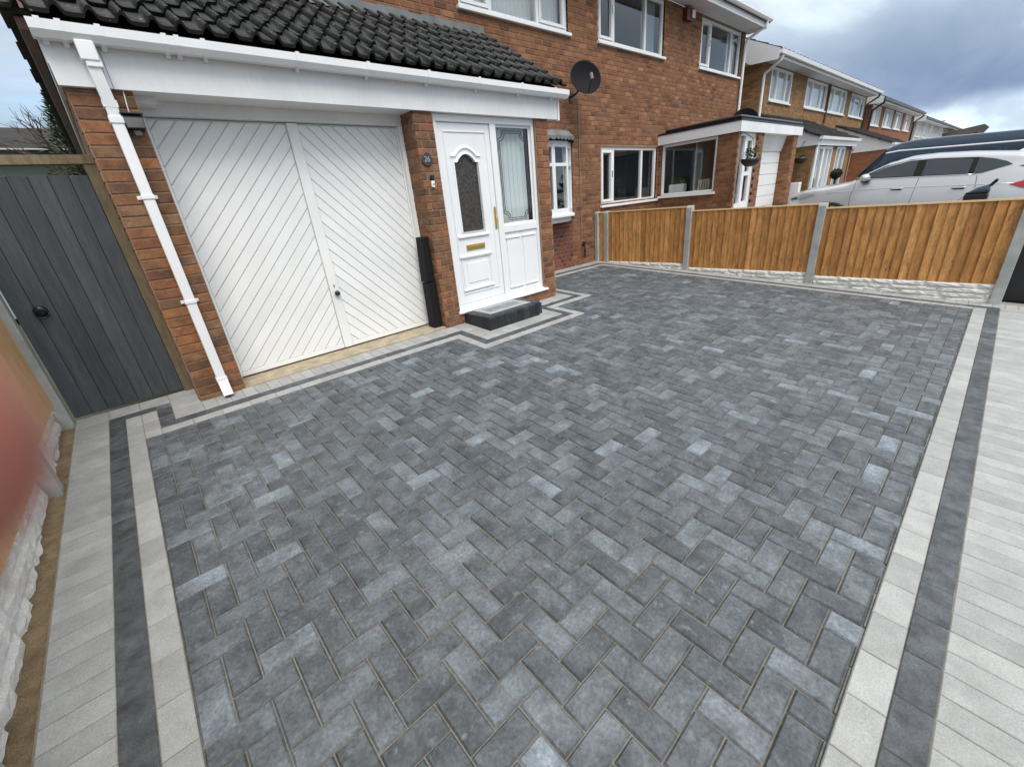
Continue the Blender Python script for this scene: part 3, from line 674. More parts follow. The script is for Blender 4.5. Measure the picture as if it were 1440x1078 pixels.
# downpipe on the left pillar: square section with swan neck, clips and shoe
def sqtube(b, pts, w=.034):
    P = [Vector(p) for p in pts]; rings = []
    for p in P: rings.append([p+Vector((sx*w,0,0))+Vector((0,sy*w,0)) for sx, sy in ((-1,-1),(1,-1),(1,1),(-1,1))])
    vs_ = [q for rg in rings for q in rg]; fs = []
    for i in range(len(P)-1):
        for k in range(4): fs.append((i*4+k, i*4+(k+1) % 4, (i+1)*4+(k+1) % 4, (i+1)*4+k))
    fs += [(3,2,1,0), tuple(range((len(P)-1)*4, len(P)*4))]
    return b.add(vs_, fs)
dpo = H(sqtube(MB(), [(-.215,-.283,2.47),(-.215,-.283,2.40),(-.21,-.262,2.24),(-.205,-.236,2.12),(-.205,-.232,2.05),(-.205,-.232,.14)]), 'porch_downpipe', white, bevel=.006)
MB().box(-.262,-.168,-.325,-.24,2.36,2.47).build('outlet', white, dpo, bevel=.01)
for z in (2.33, 2.12, 2.03, .12): MB().box(-.245,-.165,-.272 if z < 2.2 else -.318,-.194 if z < 2.2 else -.232,z,z+.045).build('socket', white, dpo, bevel=.005)
for z in (1.56, .80, ): MB().box(-.245,-.165,-.272,-.194,z,z+.03).box(-.265,-.145,-.205,-.192,z+.002,z+.028).build('pipe_clip', white, dpo, bevel=.004)
# open shoe at the foot
sh2 = MB(); w = .036
for (a, b_) in (((-w,-w),(w,-w)),((w,-w),(w,w)),((w,w),(-w,w)),((-w,w),(-w,-w))):
    P = lambda q, z, dy, i: (-.205+q[0]*i, -.232+q[1]*i+dy, z)
    sh2.hexa([P(a,.14,0,1),P(b_,.14,0,1),P(b_,.14,0,.86),P(a,.14,0,.86)], [P(a,.015,-.055,1),P(b_,.015,-.055,1),P(b_,.015,-.055,.86),P(a,.015,-.055,.86)])
sh2.build('shoe', white, dpo)
# brown side board and tile edge running back along the left eaves
H(MB().box(-.425,-.405,-.19,5.0,2.36,2.55), 'side_fascia', white); H(MB().box(-.485,-.427,-.25,5.0,2.50,2.57), 'side_gutter', brown, bevel=.01)
eb = MB()
for k in range(17): eb.box(-.535+(.012 if k % 2 else 0), -.40, -.28+k*.31, -.28+k*.31+.295, 2.575+.004*(k % 2), 2.60+.004*(k % 2))
H(eb, 'tile_edge', tileF)

# lean-to roof: rows of profiled tiles, each tile its own part
EY, EZ, TYp, TZp = -.315, 2.575, 1.085, 3.45
sl_ = math.atan2(TZp-EZ, TYp-EY); SLN = math.hypot(TZp-EZ, TYp-EY)
H(MB().prism([(EY+.05,EZ-.015),(TYp,TZp-.03),(TYp,TZp-.06),(EY+.08,EZ-.04)], -.42, 4.28, 'x'), 'roof_deck', inter)
H(MB().prism([(YP+.02,2.25),(YW,2.25),(YW,3.38),(YP+.02,2.56)], 4.18, 4.26, 'x'), 'gable_end', mortar)
H(MB().prism([(-.19,2.25),(YW,2.25),(YW,3.38),(-.19,2.56)], -.40, -.32, 'x'), 'gable_end', mortar)
TW, TG, ROWS = .312, .285, 6
def tile_mesh():
    b = MB(); prof = []
    n_ = 26
    for i in range(n_+1):
        t = i/n_; x = t*(TW+.004); ph = (t*2) % 1.0
        z = .046*math.sin(math.pi*ph/.40)**.8 if ph < .40 else -.003*math.sin(math.pi*(ph-.40)/.60)
        prof.append((x, z))
    LN = TG+.07
    top0 = [(x,0,z+.030) for x, z in prof]; top1 = [(x,LN,z+.002) for x, z in prof]; bot0 = [(x,.006,z+.004) for x, z in prof]; bot1 = [(x,LN,z-.012) for x, z in prof]
    m_ = n_+1; b.v = top0+top1+bot0+bot1
    for i in range(n_): b.f += [(i,i+1,m_+i+1,m_+i),(2*m_+i+1,2*m_+i,3*m_+i,3*m_+i+1),(i+1,i,2*m_+i,2*m_+i+1)]
    b.f += [(0,m_,3*m_,2*m_),(n_,2*m_+n_,3*m_+n_,m_+n_)]
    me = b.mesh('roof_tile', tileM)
    for p in me.polygons: p.use_smooth = p.normal.z > .2
    return me
tme = tile_mesh()
gauge = (SLN-.03)/ROWS
cols_ = int(math.ceil((4.36+.50)/TW))
for r in range(ROWS):
    for c in range(cols_):
        s_ = r*gauge; x = 4.36-(c+1)*TW
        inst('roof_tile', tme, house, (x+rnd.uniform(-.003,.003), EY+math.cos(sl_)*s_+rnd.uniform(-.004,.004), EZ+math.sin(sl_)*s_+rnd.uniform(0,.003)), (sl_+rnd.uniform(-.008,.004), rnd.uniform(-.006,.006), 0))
fl = MB(); n_ = 90
for i in range(n_+1):
    x = -.4+4.70*i/n_; w = .006*math.sin(i*1.9)
    for (y, z) in ((1.094,3.575),(1.088,3.49),(1.0,3.435+w),(.93,3.392+.6*w)): fl.v.append((x,y,z))
fl.f = [(i*4+k, i*4+k+1, (i+1)*4+k+1, (i+1)*4+k) for i in range(n_) for k in range(3)]
H(fl, 'flashing', lead, recalc=False)

# ---- front door with side light
fdr = H(MB(), 'front_door_placeholder', white) if False else None
YD = -.135
tfd = FR(YD)
def bevpan(parent, name, x0, x1, z0, z1, w=.022, d=.012, base=0, M_=white):
    """raised moulding rectangle"""
    b = MB(tfd); b.box(x0,x1,base,base+d,z0,z0+w).box(x0,x1,base,base+d,z1-w,z1).box(x0,x0+w,base,base+d,z0+w,z1-w).box(x1-w,x1,base,base+d,z0+w,z1-w)
    return b.build(name, M_, parent, bevel=.005)
fb = MB(tfd); fb.box(2.368,2.425,-.06,.02,.15,2.235).box(3.845,3.898,-.06,.02,.15,2.235).box(2.425,3.845,-.06,.02,2.165,2.235).box(3.165,3.255,-.06,.02,.15,2.165).box(2.425,3.165,-.06,.012,.15,.185).box(3.255,3.845,-.06,.02,.15,.20).box(3.255,3.845,-.06,.018,.955,1.04)
fdoor = H(fb, 'front_door', white, bevel=.005)
sl2 = MB(); sl2.prism([(YD+.02,.095),(YD-.085,.095),(YD-.09,.115),(YD-.02,.15),(YD+.02,.15)], 2.345, 3.945, 'x'); sl2.build('door_sill', white, fdoor, bevel=.004)
# door leaf: a slab with an arched opening, built as strips round the glass
gx0, gx1, gz0, gzs, gzt = 2.606, 2.946, 1.03, 1.775, 1.858
def archz(x, s=0):
    t = abs((x-(gx0+gx1)/2)/((gx1-gx0)/2)); t = min(t, 1)
    # shouldered ogee: flat ears then a rise
    e = 1-(1/(1+math.exp(-(.62-t)*13)))
    rise = math.cos(min(t/.75,1)*math.pi/2)**.8 if t < .75 else 0
    return gzs+s+(gzt-gzs)*rise
lf = MB(tfd); LX0, LX1, LZ0, LZ1 = 2.43, 3.16, .19, 2.16
lf.box(LX0,gx0,-.05,.0,LZ0,LZ1).box(gx1,LX1,-.05,.0,LZ0,LZ1).box(gx0,gx1,-.05,.0,LZ0,gz0)
n_ = 24
for i in range(n_):
    xa, xb = gx0+(gx1-gx0)*i/n_, gx0+(gx1-gx0)*(i+1)/n_
    lf.hexa([(xa,-.05,archz(xa)),(xb,-.05,archz(xb)),(xb,0,archz(xb)),(xa,0,archz(xa))], [(xa,-.05,LZ1),(xb,-.05,LZ1),(xb,0,LZ1),(xa,0,LZ1)])
leafo = lf.build('door_leaf', white, fdoor)
gm = MB(tfd)   # bead round the glass
pts = [(gx0,gz0)]+[(gx0+(gx1-gx0)*i/n_, archz(gx0+(gx1-gx0)*i/n_)) for i in range(n_+1)]+[(gx1,gz0)]
for i in range(len(pts)):
    p, q = Vector(pts[i-1]), Vector(pts[i]); d = (q-p)
    if d.length < 1e-5: continue
    nv = Vector((-d.y,d.x)).normalized()*.018
    gm.hexa([(p.x,0,p.y),(q.x,0,q.y),(q.x+nv.x,0,q.y+nv.y),(p.x+nv.x,0,p.y+nv.y)], [(p.x,.011,p.y),(q.x,.011,q.y),(q.x+nv.x,.004,q.y+nv.y),(p.x+nv.x,.004,p.y+nv.y)])
gm.build('glazing_bead', white, fdoor)
em = MB(tfd)   # eyebrow moulding above the glass
for i in range(-3, n_+3):
    def ez(k):
        x = gx0+(gx1-gx0)*k/n_; xx = (gx0+gx1)/2+(x-(gx0+gx1)/2)*.86
        return x, archz(max(gx0, min(gx1, xx)), .055)
    (xa, za), (xb, zb) = ez(i), ez(i+1)
    em.hexa([(xa,0,za),(xb,0,zb),(xb,.014,zb+.004),(xa,.014,za+.004)], [(xa,0,za+.032),(xb,0,zb+.032),(xb,.010,zb+.027),(xa,.010,za+.027)])
em.build('eyebrow_moulding', white, fdoor)
obsc = mat('patterned_dark_glass', (.035,.03,.027), .16, noise=(60,.3,2.4), bump=(70,.8,.006))
MB(tfd).box(gx0-.01,gx1+.01,-.036,-.026,gz0-.01,gzt+.01).build('glass', obsc, fdoor)
bevpan(fdoor, 'outer_moulding', 2.50, 3.10, .30, 2.085, .016, .009)
MB(tfd).box(2.52,3.0,0,.02,.965,.995).build('panel_rail', white, fdoor, bevel=.006)
bevpan(fdoor, 'lower_panel', 2.53, 2.985, .36, .74, .02, .012); MB(tfd).box(2.60,2.92,0,.008,.43,.67).build('lower_panel_field', white, fdoor, bevel=.004)
MB(tfd).box(2.50,3.0,.0,.022,.735,.762).box(2.50,3.0,.0,.022,.34,.367).build('panel_rail', white, fdoor, bevel=.006)
lb = MB(tfd).box(2.628,2.912,.0,.010,.815,.882).build('letterbox', gold, fdoor, bevel=.004)
MB(tfd).box(2.65,2.89,.010,.016,.83,.867).build('letterbox_flap', gold, lb, bevel=.003) if False else MB(tfd).box(2.65,2.89,.010,.016,.83,.867).build('letterbox_flap', gold, fdoor, bevel=.003)
hb = MB(tfd); hb.box(3.115,3.147,.0,.010,1.02,1.26); hb.tube([(3.131,.01,1.17),(3.131,.04,1.17),(3.118,.045,1.14),(3.112,.042,1.09)], .008, 8); hb.tube([(3.131,.0,1.262),(3.131,.012,1.275)],.012,8)
hb.build('door_handle', gold, fdoor)
# side light
sgl = glass('side_light_glass', (.93,.96,.965), 1.2)
MB(tfd).box(3.28,3.82,-.034,-.028,1.062,2.142).build('side_glass', sgl, fdoor)
bevpan(fdoor, 'side_bead', 3.255, 3.845, 1.04, 2.165, .028, .008, base=-.02)
ld = MB(tfd)
def lead_line(pts, w=.0045):
    for i in range(len(pts)-1):
        p, q = Vector(pts[i]), Vector(pts[i+1]); d = (q-p).normalized(); nv = Vector((-d.y,d.x))*w; e = d*w*.6
        p = p-e; q = q+e
        ld.hexa([(p.x+nv.x,-.0275,p.y+nv.y),(q.x+nv.x,-.0275,q.y+nv.y),(q.x-nv.x,-.0275,q.y-nv.y),(p.x-nv.x,-.0275,p.y-nv.y)], [(p.x+nv.x,-.0235,p.y+nv.y),(q.x+nv.x,-.0235,q.y+nv.y),(q.x-nv.x,-.0235,q.y-nv.y),(p.x-nv.x,-.0235,p.y-nv.y)])
for ins_ in (.035, .058):
    x0, x1, z0, z1, r = 3.28+ins_, 3.82-ins_, 1.062+ins_, 2.142-ins_, .085
    lp = []
    for (cx_, cz_, a0) in ((x0,z0,90),(x1,z0,180),(x1,z1,270),(x0,z1,0)):
        seq = [(cx_+r*math.cos(R_(a0-90+ (90-a)*1)), cz_+r*math.sin(R_(a0-90+(90-a)*1))) for a in range(0,91,15)]
        lp += seq
    lead_line(lp+[lp[0]])
ld.build('leading', mat('lead_came', (.06,.065,.07), .5), fdoor)
bc_ = MB(tfd)   # vertical blind slats behind the side light
for k in range(7):
    x = 3.29+k*.076; bc_.hexa([(x,-.105,1.05),(x+.050,-.08,1.05),(x+.050,-.0815,1.05),(x,-.1065,1.05)], [(x,-.105,2.15),(x+.050,-.08,2.15),(x+.050,-.0815,2.15),(x,-.1065,2.15)])
bc_.build('vertical_blind', curtM, fdoor)
MB(tfd).box(3.255,3.845,-.058,-.004,.20,.955).build('side_lower_panel', white, fdoor)
for x0 in (3.285,3.575):
    MB(tfd).box(x0,x0+.235,-.004,.006,.26,.87).build('side_raised_panel', white, fdoor, bevel=.008)
    MB(tfd).box(x0-.01,x0+.245,-.004,.016,.875,.90).box(x0-.01,x0+.245,-.004,.016,.235,.26).build('panel_rail', white, fdoor, bevel=.005)
MB(tfd).box(2.37,3.9,-.62,-.60,.1,2.24).box(2.37,2.39,-.60,-.07,.1,2.24).box(3.88,3.9,-.60,-.07,.1,2.24).build('hall_interior', inter, fdoor)

# ---- neighbour porch on the far half of the pair
FN = FR(YN)
H(MB().prism([(PX0-.06,YN-.05),(PX1+.15,YN-.05),(PX1+.15,YW),(PX0-.06,YW)], 2.345, 2.38, 'z'), 'flat_roof', black)
H(MB().prism([(PX0-.03,YN-.03),(PX1+.12,YN-.03),(PX1+.12,YW-.1),(PX0+.05,YW-.1)], 2.381, 2.45, 'z'), 'roof_felt', black, bevel=.03)
H(MB().box(PX0-.05,PX1+.14,YN-.045,YN-.02,2.165,2.345), 'fascia', whiteP); H(MB().box(PX0-.05,PX0-.025,YN-.02,YW-.005,2.165,2.345), 'fascia', whiteP)
H(MB().box(PX0-.025,PX1+.14,YN-.02,-.3,2.172,2.178), 'soffit', whiteP)
window(SD(PX0), *nside, curtain=None, room=2.6, roomM=interG, fw=.05)
ndr = H(MB(FN).box(9.22,9.27,-.12,-.05,-.05,2.165).box(10.07,10.118,-.12,-.05,-.05,2.165).box(9.27,10.07,-.12,-.05,2.11,2.165).box(9.60,9.66,-.12,-.05,-.05,2.11), 'neighbour_front_door', white, bevel=.004)
MB(FN).box(9.66,9.74,-.11,-.06,.0,2.11).box(9.99,10.07,-.11,-.06,.0,2.11).box(9.74,9.99,-.11,-.06,.0,.88).box(9.74,9.99,-.11,-.06,1.38,1.46).box(9.74,9.99,-.11,-.06,2.03,2.11).build('door_leaf', white, ndr)
MB(FN).box(9.74,9.99,-.10,-.09,.88,1.38).build('glass', glassM, ndr); MB(FN).box(9.74,9.99,-.10,-.09,1.46,2.03).build('glass', sgl, ndr); MB(FN).box(9.27,9.60,-.10,-.09,.85,2.11).build('glass', glassM, ndr); MB(FN).box(9.27,9.60,-.11,-.06,0,.85).build('side_panel', white, ndr)
MB(FN).box(9.36,9.52,-.06,-.05,.70,.77).build('letterbox', chrome, ndr)
lz = MB(FN); lz.box(9.74,9.99,-.105,-.101,1.9,1.915).box(9.80,9.815,-.105,-.101,1.46,1.9).box(9.915,9.93,-.105,-.101,1.46,1.9); lz.build('leading', MATS['lead_came'], ndr)
MB(FN).box(9.24,10.10,-.9,-.88,-.1,2.15).build('hall_interior', mat('pale_hall', (.3,.3,.28), .9), ndr)
ng = MB(); ngd = thing('neighbour_garage_door','',''); del ngd['label']; del ngd['category']; ngd.parent = house
for k in range(8): MB().box(10.44,12.34,-.345,-.33,-.05+k*.238,-.05+k*.238+.225).build('door_panel', white, ngd, bevel=.006)
MB().box(10.43,12.345,-.33,-.31,-.1,1.86).build('backing_panel', groove, ngd)
H(MB().hexa([(10.42,-.36,1.86),(12.35,-.36,1.86),(12.35,-.30,1.86),(10.42,-.30,1.86)], [(10.42,-.44,2.17),(12.35,-.44,2.17),(12.35,-.30,2.17),(10.42,-.30,2.17)]), 'garage_header', whiteP)

# ================================================================== FITTINGS ON THE HOUSE
pv = stepM
step = thing('door_step', 'low block step with dark kerb edge and pale ring in front of the white door', 'step', (2.9,-.45,-.05))
def SP(b, name, M_, **k):
    o = b.build(name, M_, step, **k); o.matrix_parent_inverse = Matrix.Translation((-2.9,.45,.05)); return o
def kerb_piece(x0, x1, y0, y1, edge):
    # rounded outer top arris; edge: side facing out
    z0, z1, r = -.075, .105, .03
    if edge == 'F': b = MB().prism([(y0,z0),(y0,z1-r),(y0+r*.3,z1-r*.3),(y0+r,z1),(y1,z1),(y1,z0)], x0, x1, 'x')
    elif edge == 'L': b = MB().prism([(x0,z0),(x0,z1-r),(x0+r*.3,z1-r*.3),(x0+r,z1),(x1,z1),(x1,z0)], y0, y1, 'y')
    else: b = MB().prism([(x0,z0),(x0,z1),(x1-r,z1),(x1-r*.3,z1-r*.3),(x1,z1-r),(x1,z0)], y0, y1, 'y')
    SP(b, 'kerb_block', stepM, bevel=.004)
sx0, sx1, sy0, sy1 = 2.415, 3.34, -.70, -.20
def block_poly(poly):
    b = MB().hexa([(x,y,-.075) for x, y in poly], [(x,y,.075) for x, y in poly]); c = (sum(p[0] for p in poly)/len(poly), sum(p[1] for p in poly)/len(poly))
    n_ = len(poly); b = MB(); k = .88
    b.v = [(x,y,-.075) for x, y in poly]+[(x,y,.078) for x, y in poly]+[(c[0]+(x-c[0])*k, c[1]+(y-c[1])*k, .105) for x, y in poly]
    b.f = [tuple(range(n_))[::-1], tuple(range(2*n_,3*n_))]+[(q*n_+i, q*n_+(i+1) % n_, (q+1)*n_+(i+1) % n_, (q+1)*n_+i) for q in (0,1) for i in range(n_)]
    SP(b, 'kerb_block', stepM)
x = sx0+.125
while x < 3.19: kerb_piece(x+.001, min(x+.106,3.20)-.001, sy0, sy0+.12, 'F'); x += .106
y = sy1
while y > sy0+.125: kerb_piece(sx0, sx0+.12, max(y-.106,sy0+.122)+.001, y-.001, 'L'); kerb_piece(sx1-.12, sx1, max(y-.106,sy0+.122)+.001, y-.001, 'R'); y -= .106
kerb_piece(sx0, sx0+.123, sy0, sy0+.12, 'F')
block_poly([(3.202,sy0),(3.25,sy0+.01),(3.30,sy0+.04),(3.30,sy0+.12),(3.202,sy0+.12)]); block_poly([(3.302,sy0+.045),(3.33,sy0+.08),(3.34,sy0+.12),(3.302,sy0+.12)])
SP(MB().box(sx0+.02,sx1-.02,sy0+.03,sy1,-.07,.085), 'core', stepM)
def tp(x0, x1, y0, y1, M_, nm='paver'): SP(MB().box(x0+.0015,x1-.0015,y0+.0015,y1-.0015,.06,.106), nm, M_, bevel=.003)
ax0, ax1, ay0, ay1 = sx0+.122, sx1-.122, sy0+.122, sy1-.0
for k in range(3): tp(ax0+k*(ax1-ax0)/3, ax0+(k+1)*(ax1-ax0)/3, ay0, ay0+.075, paveL); tp(ax0+k*(ax1-ax0)/3, ax0+(k+1)*(ax1-ax0)/3, ay1-.105, ay1-.03, paveL)
for k in range(1): tp(ax0, ax0+.075, ay0+.077, ay1-.107, paveL); tp(ax1-.075, ax1, ay0+.077, ay1-.107, paveL)
for k in range(3): tp(ax0+.077+k*(ax1-ax0-.154)/3, ax0+.077+(k+1)*(ax1-ax0-.154)/3, ay0+.077, ay1-.107, paveD)

# black flood board leaning in the reveal
bb = thing('black_boards', 'pair of narrow black boards standing against the brick reveal right of the garage door', 'board', (2.08,-.1,0))
def BBp(b, n, M_, **k):
    o = b.build(n, M_, bb, **k); o.matrix_parent_inverse = Matrix.Translation((-2.08,.1,0)); return o
BBp(MB().hexa([(2.02,-.12,.545),(2.128,-.12,.545),(2.128,.02,.545),(2.02,.02,.545)], [(2.045,-.12,1.04),(2.128,-.12,1.04),(2.128,.02,1.04),(2.045,.02,1.04)]), 'upper_board', rubber, bevel=.003)
BBp(MB().hexa([(2.015,-.13,.0),(2.128,-.13,.0),(2.128,.01,.0),(2.015,.01,.0)], [(2.025,-.13,.535),(2.128,-.13,.535),(2.128,.01,.535),(2.025,.01,.535)]), 'lower_board', rubber, bevel=.003)
# outside lamp on the left pillar
fl_ = thing('outside_light', 'small black floodlight box with sensor high on the left brick pillar', 'light', (-.13,-.2,2.0))
def part_w(root, b, n, M_, **k):
    o = b.build(n, M_, root, **k); o.matrix_parent_inverse = Matrix.Translation(-Vector(root.location)); return o
part_w(fl_, MB().hexa([(-.165,-.29,2.0),(-.065,-.29,2.0),(-.065,-.196,2.0),(-.165,-.196,2.0)], [(-.17,-.265,2.085),(-.06,-.265,2.085),(-.06,-.196,2.085),(-.17,-.196,2.085)]), 'lamp_body', black, bevel=.006)
part_w(fl_, MB().box(-.178,-.052,-.285,-.196,2.086,2.096), 'lamp_hood', black, bevel=.002)
part_w(fl_, MB().box(-.135,-.095,-.25,-.205,1.965,1.998), 'sensor', mat('grey_plastic', (.2,.2,.21), .4), bevel=.005)
part_w(fl_, MB().tube([(-.12,-.20,2.09),(-.115,-.205,2.15),(-.105,-.2,2.235)], .004, 6), 'cable', whiteP)
# house number plaque (26)
pl = thing('number_plaque', 'round dark slate house number plaque on the brick pillar left of the front door', 'house number', (2.215,-.205,1.80))
part_w(pl, MB().lathe([(.001,0),(.062,0),(.066,-.004),(.066,-.010),(.06,-.014),(.001,-.014)][::1], 28, (2.215,-.196,1.80), 'y'), 'plaque', mat('slate', (.035,.037,.04), .5, noise=(30,.7,1.3)), smooth=False)
fc = bpy.data.curves.new('digits', 'FONT'); fc.body = '26'; fc.size = .075; fc.extrude = .002; fc.align_x = 'CENTER'; fc.align_y = 'CENTER'
tmp = bpy.data.objects.new('t', fc); COL.objects.link(tmp); dg = bpy.context.evaluated_depsgraph_get(); tm = bpy.data.meshes.new_from_object(tmp.evaluated_get(dg)); bpy.data.objects.remove(tmp)
tm.materials.clear(); tm.materials.append(mat('silver_digits', (.33,.34,.35), .5)); tx = bpy.data.objects.new('digits', tm); COL.objects.link(tx); tx.parent = pl; tx.rotation_euler = (math.pi/2,0,0); tx.location = (0,-.008,0)
bel = thing('door_bell', 'small white and black video doorbell on the pillar below the number plaque', 'doorbell', (2.24,-.2,1.59))
part_w(bel, MB().box(2.222,2.262,-.222,-.196,1.530,1.595), 'bell_body', white, bevel=.006); part_w(bel, MB().box(2.222,2.262,-.224,-.196,1.597,1.650), 'camera_panel', black, bevel=.006); part_w(bel, MB().lathe([(.001,0),(.009,0),(.009,-.004),(.001,-.004)], 14, (2.242,-.222,1.562), 'y'), 'button', MATS['grey_plastic'])
# satellite dish
dishM = mat('matt_black_mesh', (.012,.012,.014), .8, spec=.2)
def dish(label, x, y, z, r, mount_y, yawd, cable=None):
    t = thing('satellite_dish', label, 'satellite dish', (x, mount_y, z), group='satellite dishes')
    b = MB(); n_ = 28; prof = []
    Mx = Matrix.Rotation(R_(yawd), 4, 'Z') @ Matrix.Rotation(R_(-22), 4, 'X')
    def ring(rr, h): return [Mx @ Vector((rr*math.cos(a), h, rr*1.04*math.sin(a))) for a in [2*math.pi*k/n_ for k in range(n_)]]
    prs = [(.02*r,.0),(.4*r,-.025),(.7*r,-.075),(.95*r,-.135),(r,-.15),(r,-.14),(.95*r,-.123),(.7*r,-.063),(.4*r,-.013),(.02*r,.012)]
    vs_ = []
    for rr, h in prs: vs_ += [tuple(v) for v in ring(rr, h*r/.33)]
    fs = [(i*n_+k, i*n_+(k+1) % n_, (i+1)*n_+(k+1) % n_, (i+1)*n_+k) for i in range(len(prs)-1) for k in range(n_)]+[tuple(range(n_)), tuple(range((len(prs)-1)*n_, len(prs)*n_))]
    b.add([(v[0], v[1]+(y-mount_y), v[2]) for v in vs_], fs); b.build('reflector', dishM, t, smooth=True)
    dy = y-mount_y
    MB().tube([(0,0,-.15),(0,-.05,-.15),(0,dy*.5,-.12),(0,dy+.04,-.04)], .016, 8).box(-.04,.04,-.012,0,-.22,-.08).build('bracket', black, t)
    p0 = Mx @ Vector((0,-.12,-r*.95)); p1 = Mx @ Vector((0,-.42*r/.33,-r*.62))
    MB().tube([(p0.x,p0.y+dy,p0.z),(p1.x,p1.y+dy,p1.z)], .010, 8).build('feed_arm', black, t)
    MB().tube([(p1.x,p1.y+dy,p1.z-.02),(p1.x,p1.y+dy+.02,p1.z+.06)], .026, 10).build('receiver', MATS['grey_plastic'], t)
    return t
dish('black satellite dish on the brick wall above the bow window', 6.12, .80, 3.03, .262, 1.09, -30)
dish('black satellite dish low behind the flat porch roof by the far downpipe', 12.7, .75, 2.62, .34, 1.09, -60)
tag(MB().tube([(6.30,1.07,2.95),(6.28,1.07,2.86),(6.31,1.07,2.78),(6.32,1.085,2.6),(6.33,1.085,1.4),(6.34,1.085,.25)], .007, 6).build('dish_cable', MATS['grey_plastic']), 'thin grey cable running down the brick wall from the satellite dish', 'cable')
al = thing('alarm_box', 'white and red burglar alarm box high on the wall between upper windows', 'alarm', (9.97,1.0,4.6))
part_w(al, MB().hexa([(9.85,1.0,4.48),(10.09,1.0,4.48),(10.09,1.09,4.48),(9.85,1.09,4.48)],[(9.82,.98,4.69),(10.12,.98,4.69),(10.12,1.09,4.69),(9.82,1.09,4.69)]), 'alarm_case', mat('dark_red_plastic',(.12,.015,.012),.4), bevel=.01)
part_w(al, MB().box(10.01,10.12,.955,.985,4.52,4.66), 'alarm_cover', white, bevel=.01)
tap = thing('outside_tap', 'small black outside tap and hose stub low on the wall beside the fence', 'tap', (6.35,1.09,.34))
part_w(tap, MB().tube([(6.35,1.09,.40),(6.35,1.03,.40),(6.35,1.02,.34),(6.36,1.03,.16)], .018, 8), 'pipe', black); part_w(tap, MB().box(6.31,6.39,1.02,1.05,.42,.47), 'tap_handle', black)

def basket(label, x, y, z, leafy=True, wallx=None):
    t = thing('hanging_basket', label, 'hanging basket', (x,y,z), group='hanging baskets')
    b = MB(); b.lathe([(.02,-.14),(.09,-.125),(.15,-.07),(.18,0),(.165,0),(.14,-.05),(.02,-.08)], 18); b.build('basket', black, t, smooth=True)
    c = MB()
    for a in (0,2.1,4.2): c.tube([(.17*math.cos(a),.17*math.sin(a),0),(0,0,.34)], .003, 4)
    c.build('chain', black, t)
    lf_ = MB()
    for k in range(110 if leafy else 40):
        a = rnd.uniform(0,6.28); rr = rnd.uniform(0,.15); h = rnd.uniform(0,.16 if leafy else .05); p = Vector((rr*math.cos(a), rr*math.sin(a), h)); d = Vector((rnd.uniform(-1,1),rnd.uniform(-1,1),rnd.uniform(.2,1))).normalized()*.06; s_ = d.cross(Vector((.3,.5,.8))).normalized()*.012
        lf_.add([p, p+d*.5+s_, p+d, p+d*.5-s_], [(0,1,2,3)])
    lf_.build('foliage', plantM, t, recalc=False, kind='stuff')
    return t
basket('black hanging basket with trailing plant in front of the white porch door', 8.95,-.93,1.66)
MB().build
hk = bpy.data.objects['hanging_basket']; MB().tube([(0,.0,.34),(.1,.2,.46),(.16,.31,.46)], .006, 6).build('bracket', black, hk)

# things on the sill inside the porch window
pb = thing('planter', 'white box planter with a leafy plant standing inside the porch window', 'planter', (9.36,.72,1.13))
MB().box(-.09,.09,-.17,.17,0,.22).build('pot', white, pb, bevel=.006)
pf = MB()
for k in range(90):
    p = Vector((rnd.uniform(-.06,.06), rnd.uniform(-.15,.15), .21)); d = Vector((rnd.uniform(-.6,.6),rnd.uniform(-.8,.8),rnd.uniform(.5,1))).normalized()*rnd.uniform(.06,.17); s_ = d.cross(Vector((.3,.9,.1))).normalized()*.018
    pf.add([p,p+d*.55+s_,p+d,p+d*.55-s_],[(0,1,2,3)])
pf.build('foliage', plantM, pb, recalc=False, kind='stuff')
cr = thing('wicker_crate', 'cream slatted crate standing inside the porch window beside the planter', 'crate', (9.36,.13,1.13))
cm = mat('cream_wood', (.55,.5,.36), .7)
for k in range(5): MB().box(-.005,.005,-.12+k*.052,-.12+k*.052+.035,0,.26).build('slat', cm, cr)
MB().box(.005,.012,-.13,.13,0,.03).box(.005,.012,-.13,.13,.23,.26).box(.005,.15,-.13,-.12,0,.26).box(.005,.15,.12,.13,0,.26).build('crate_frame', cm, cr)

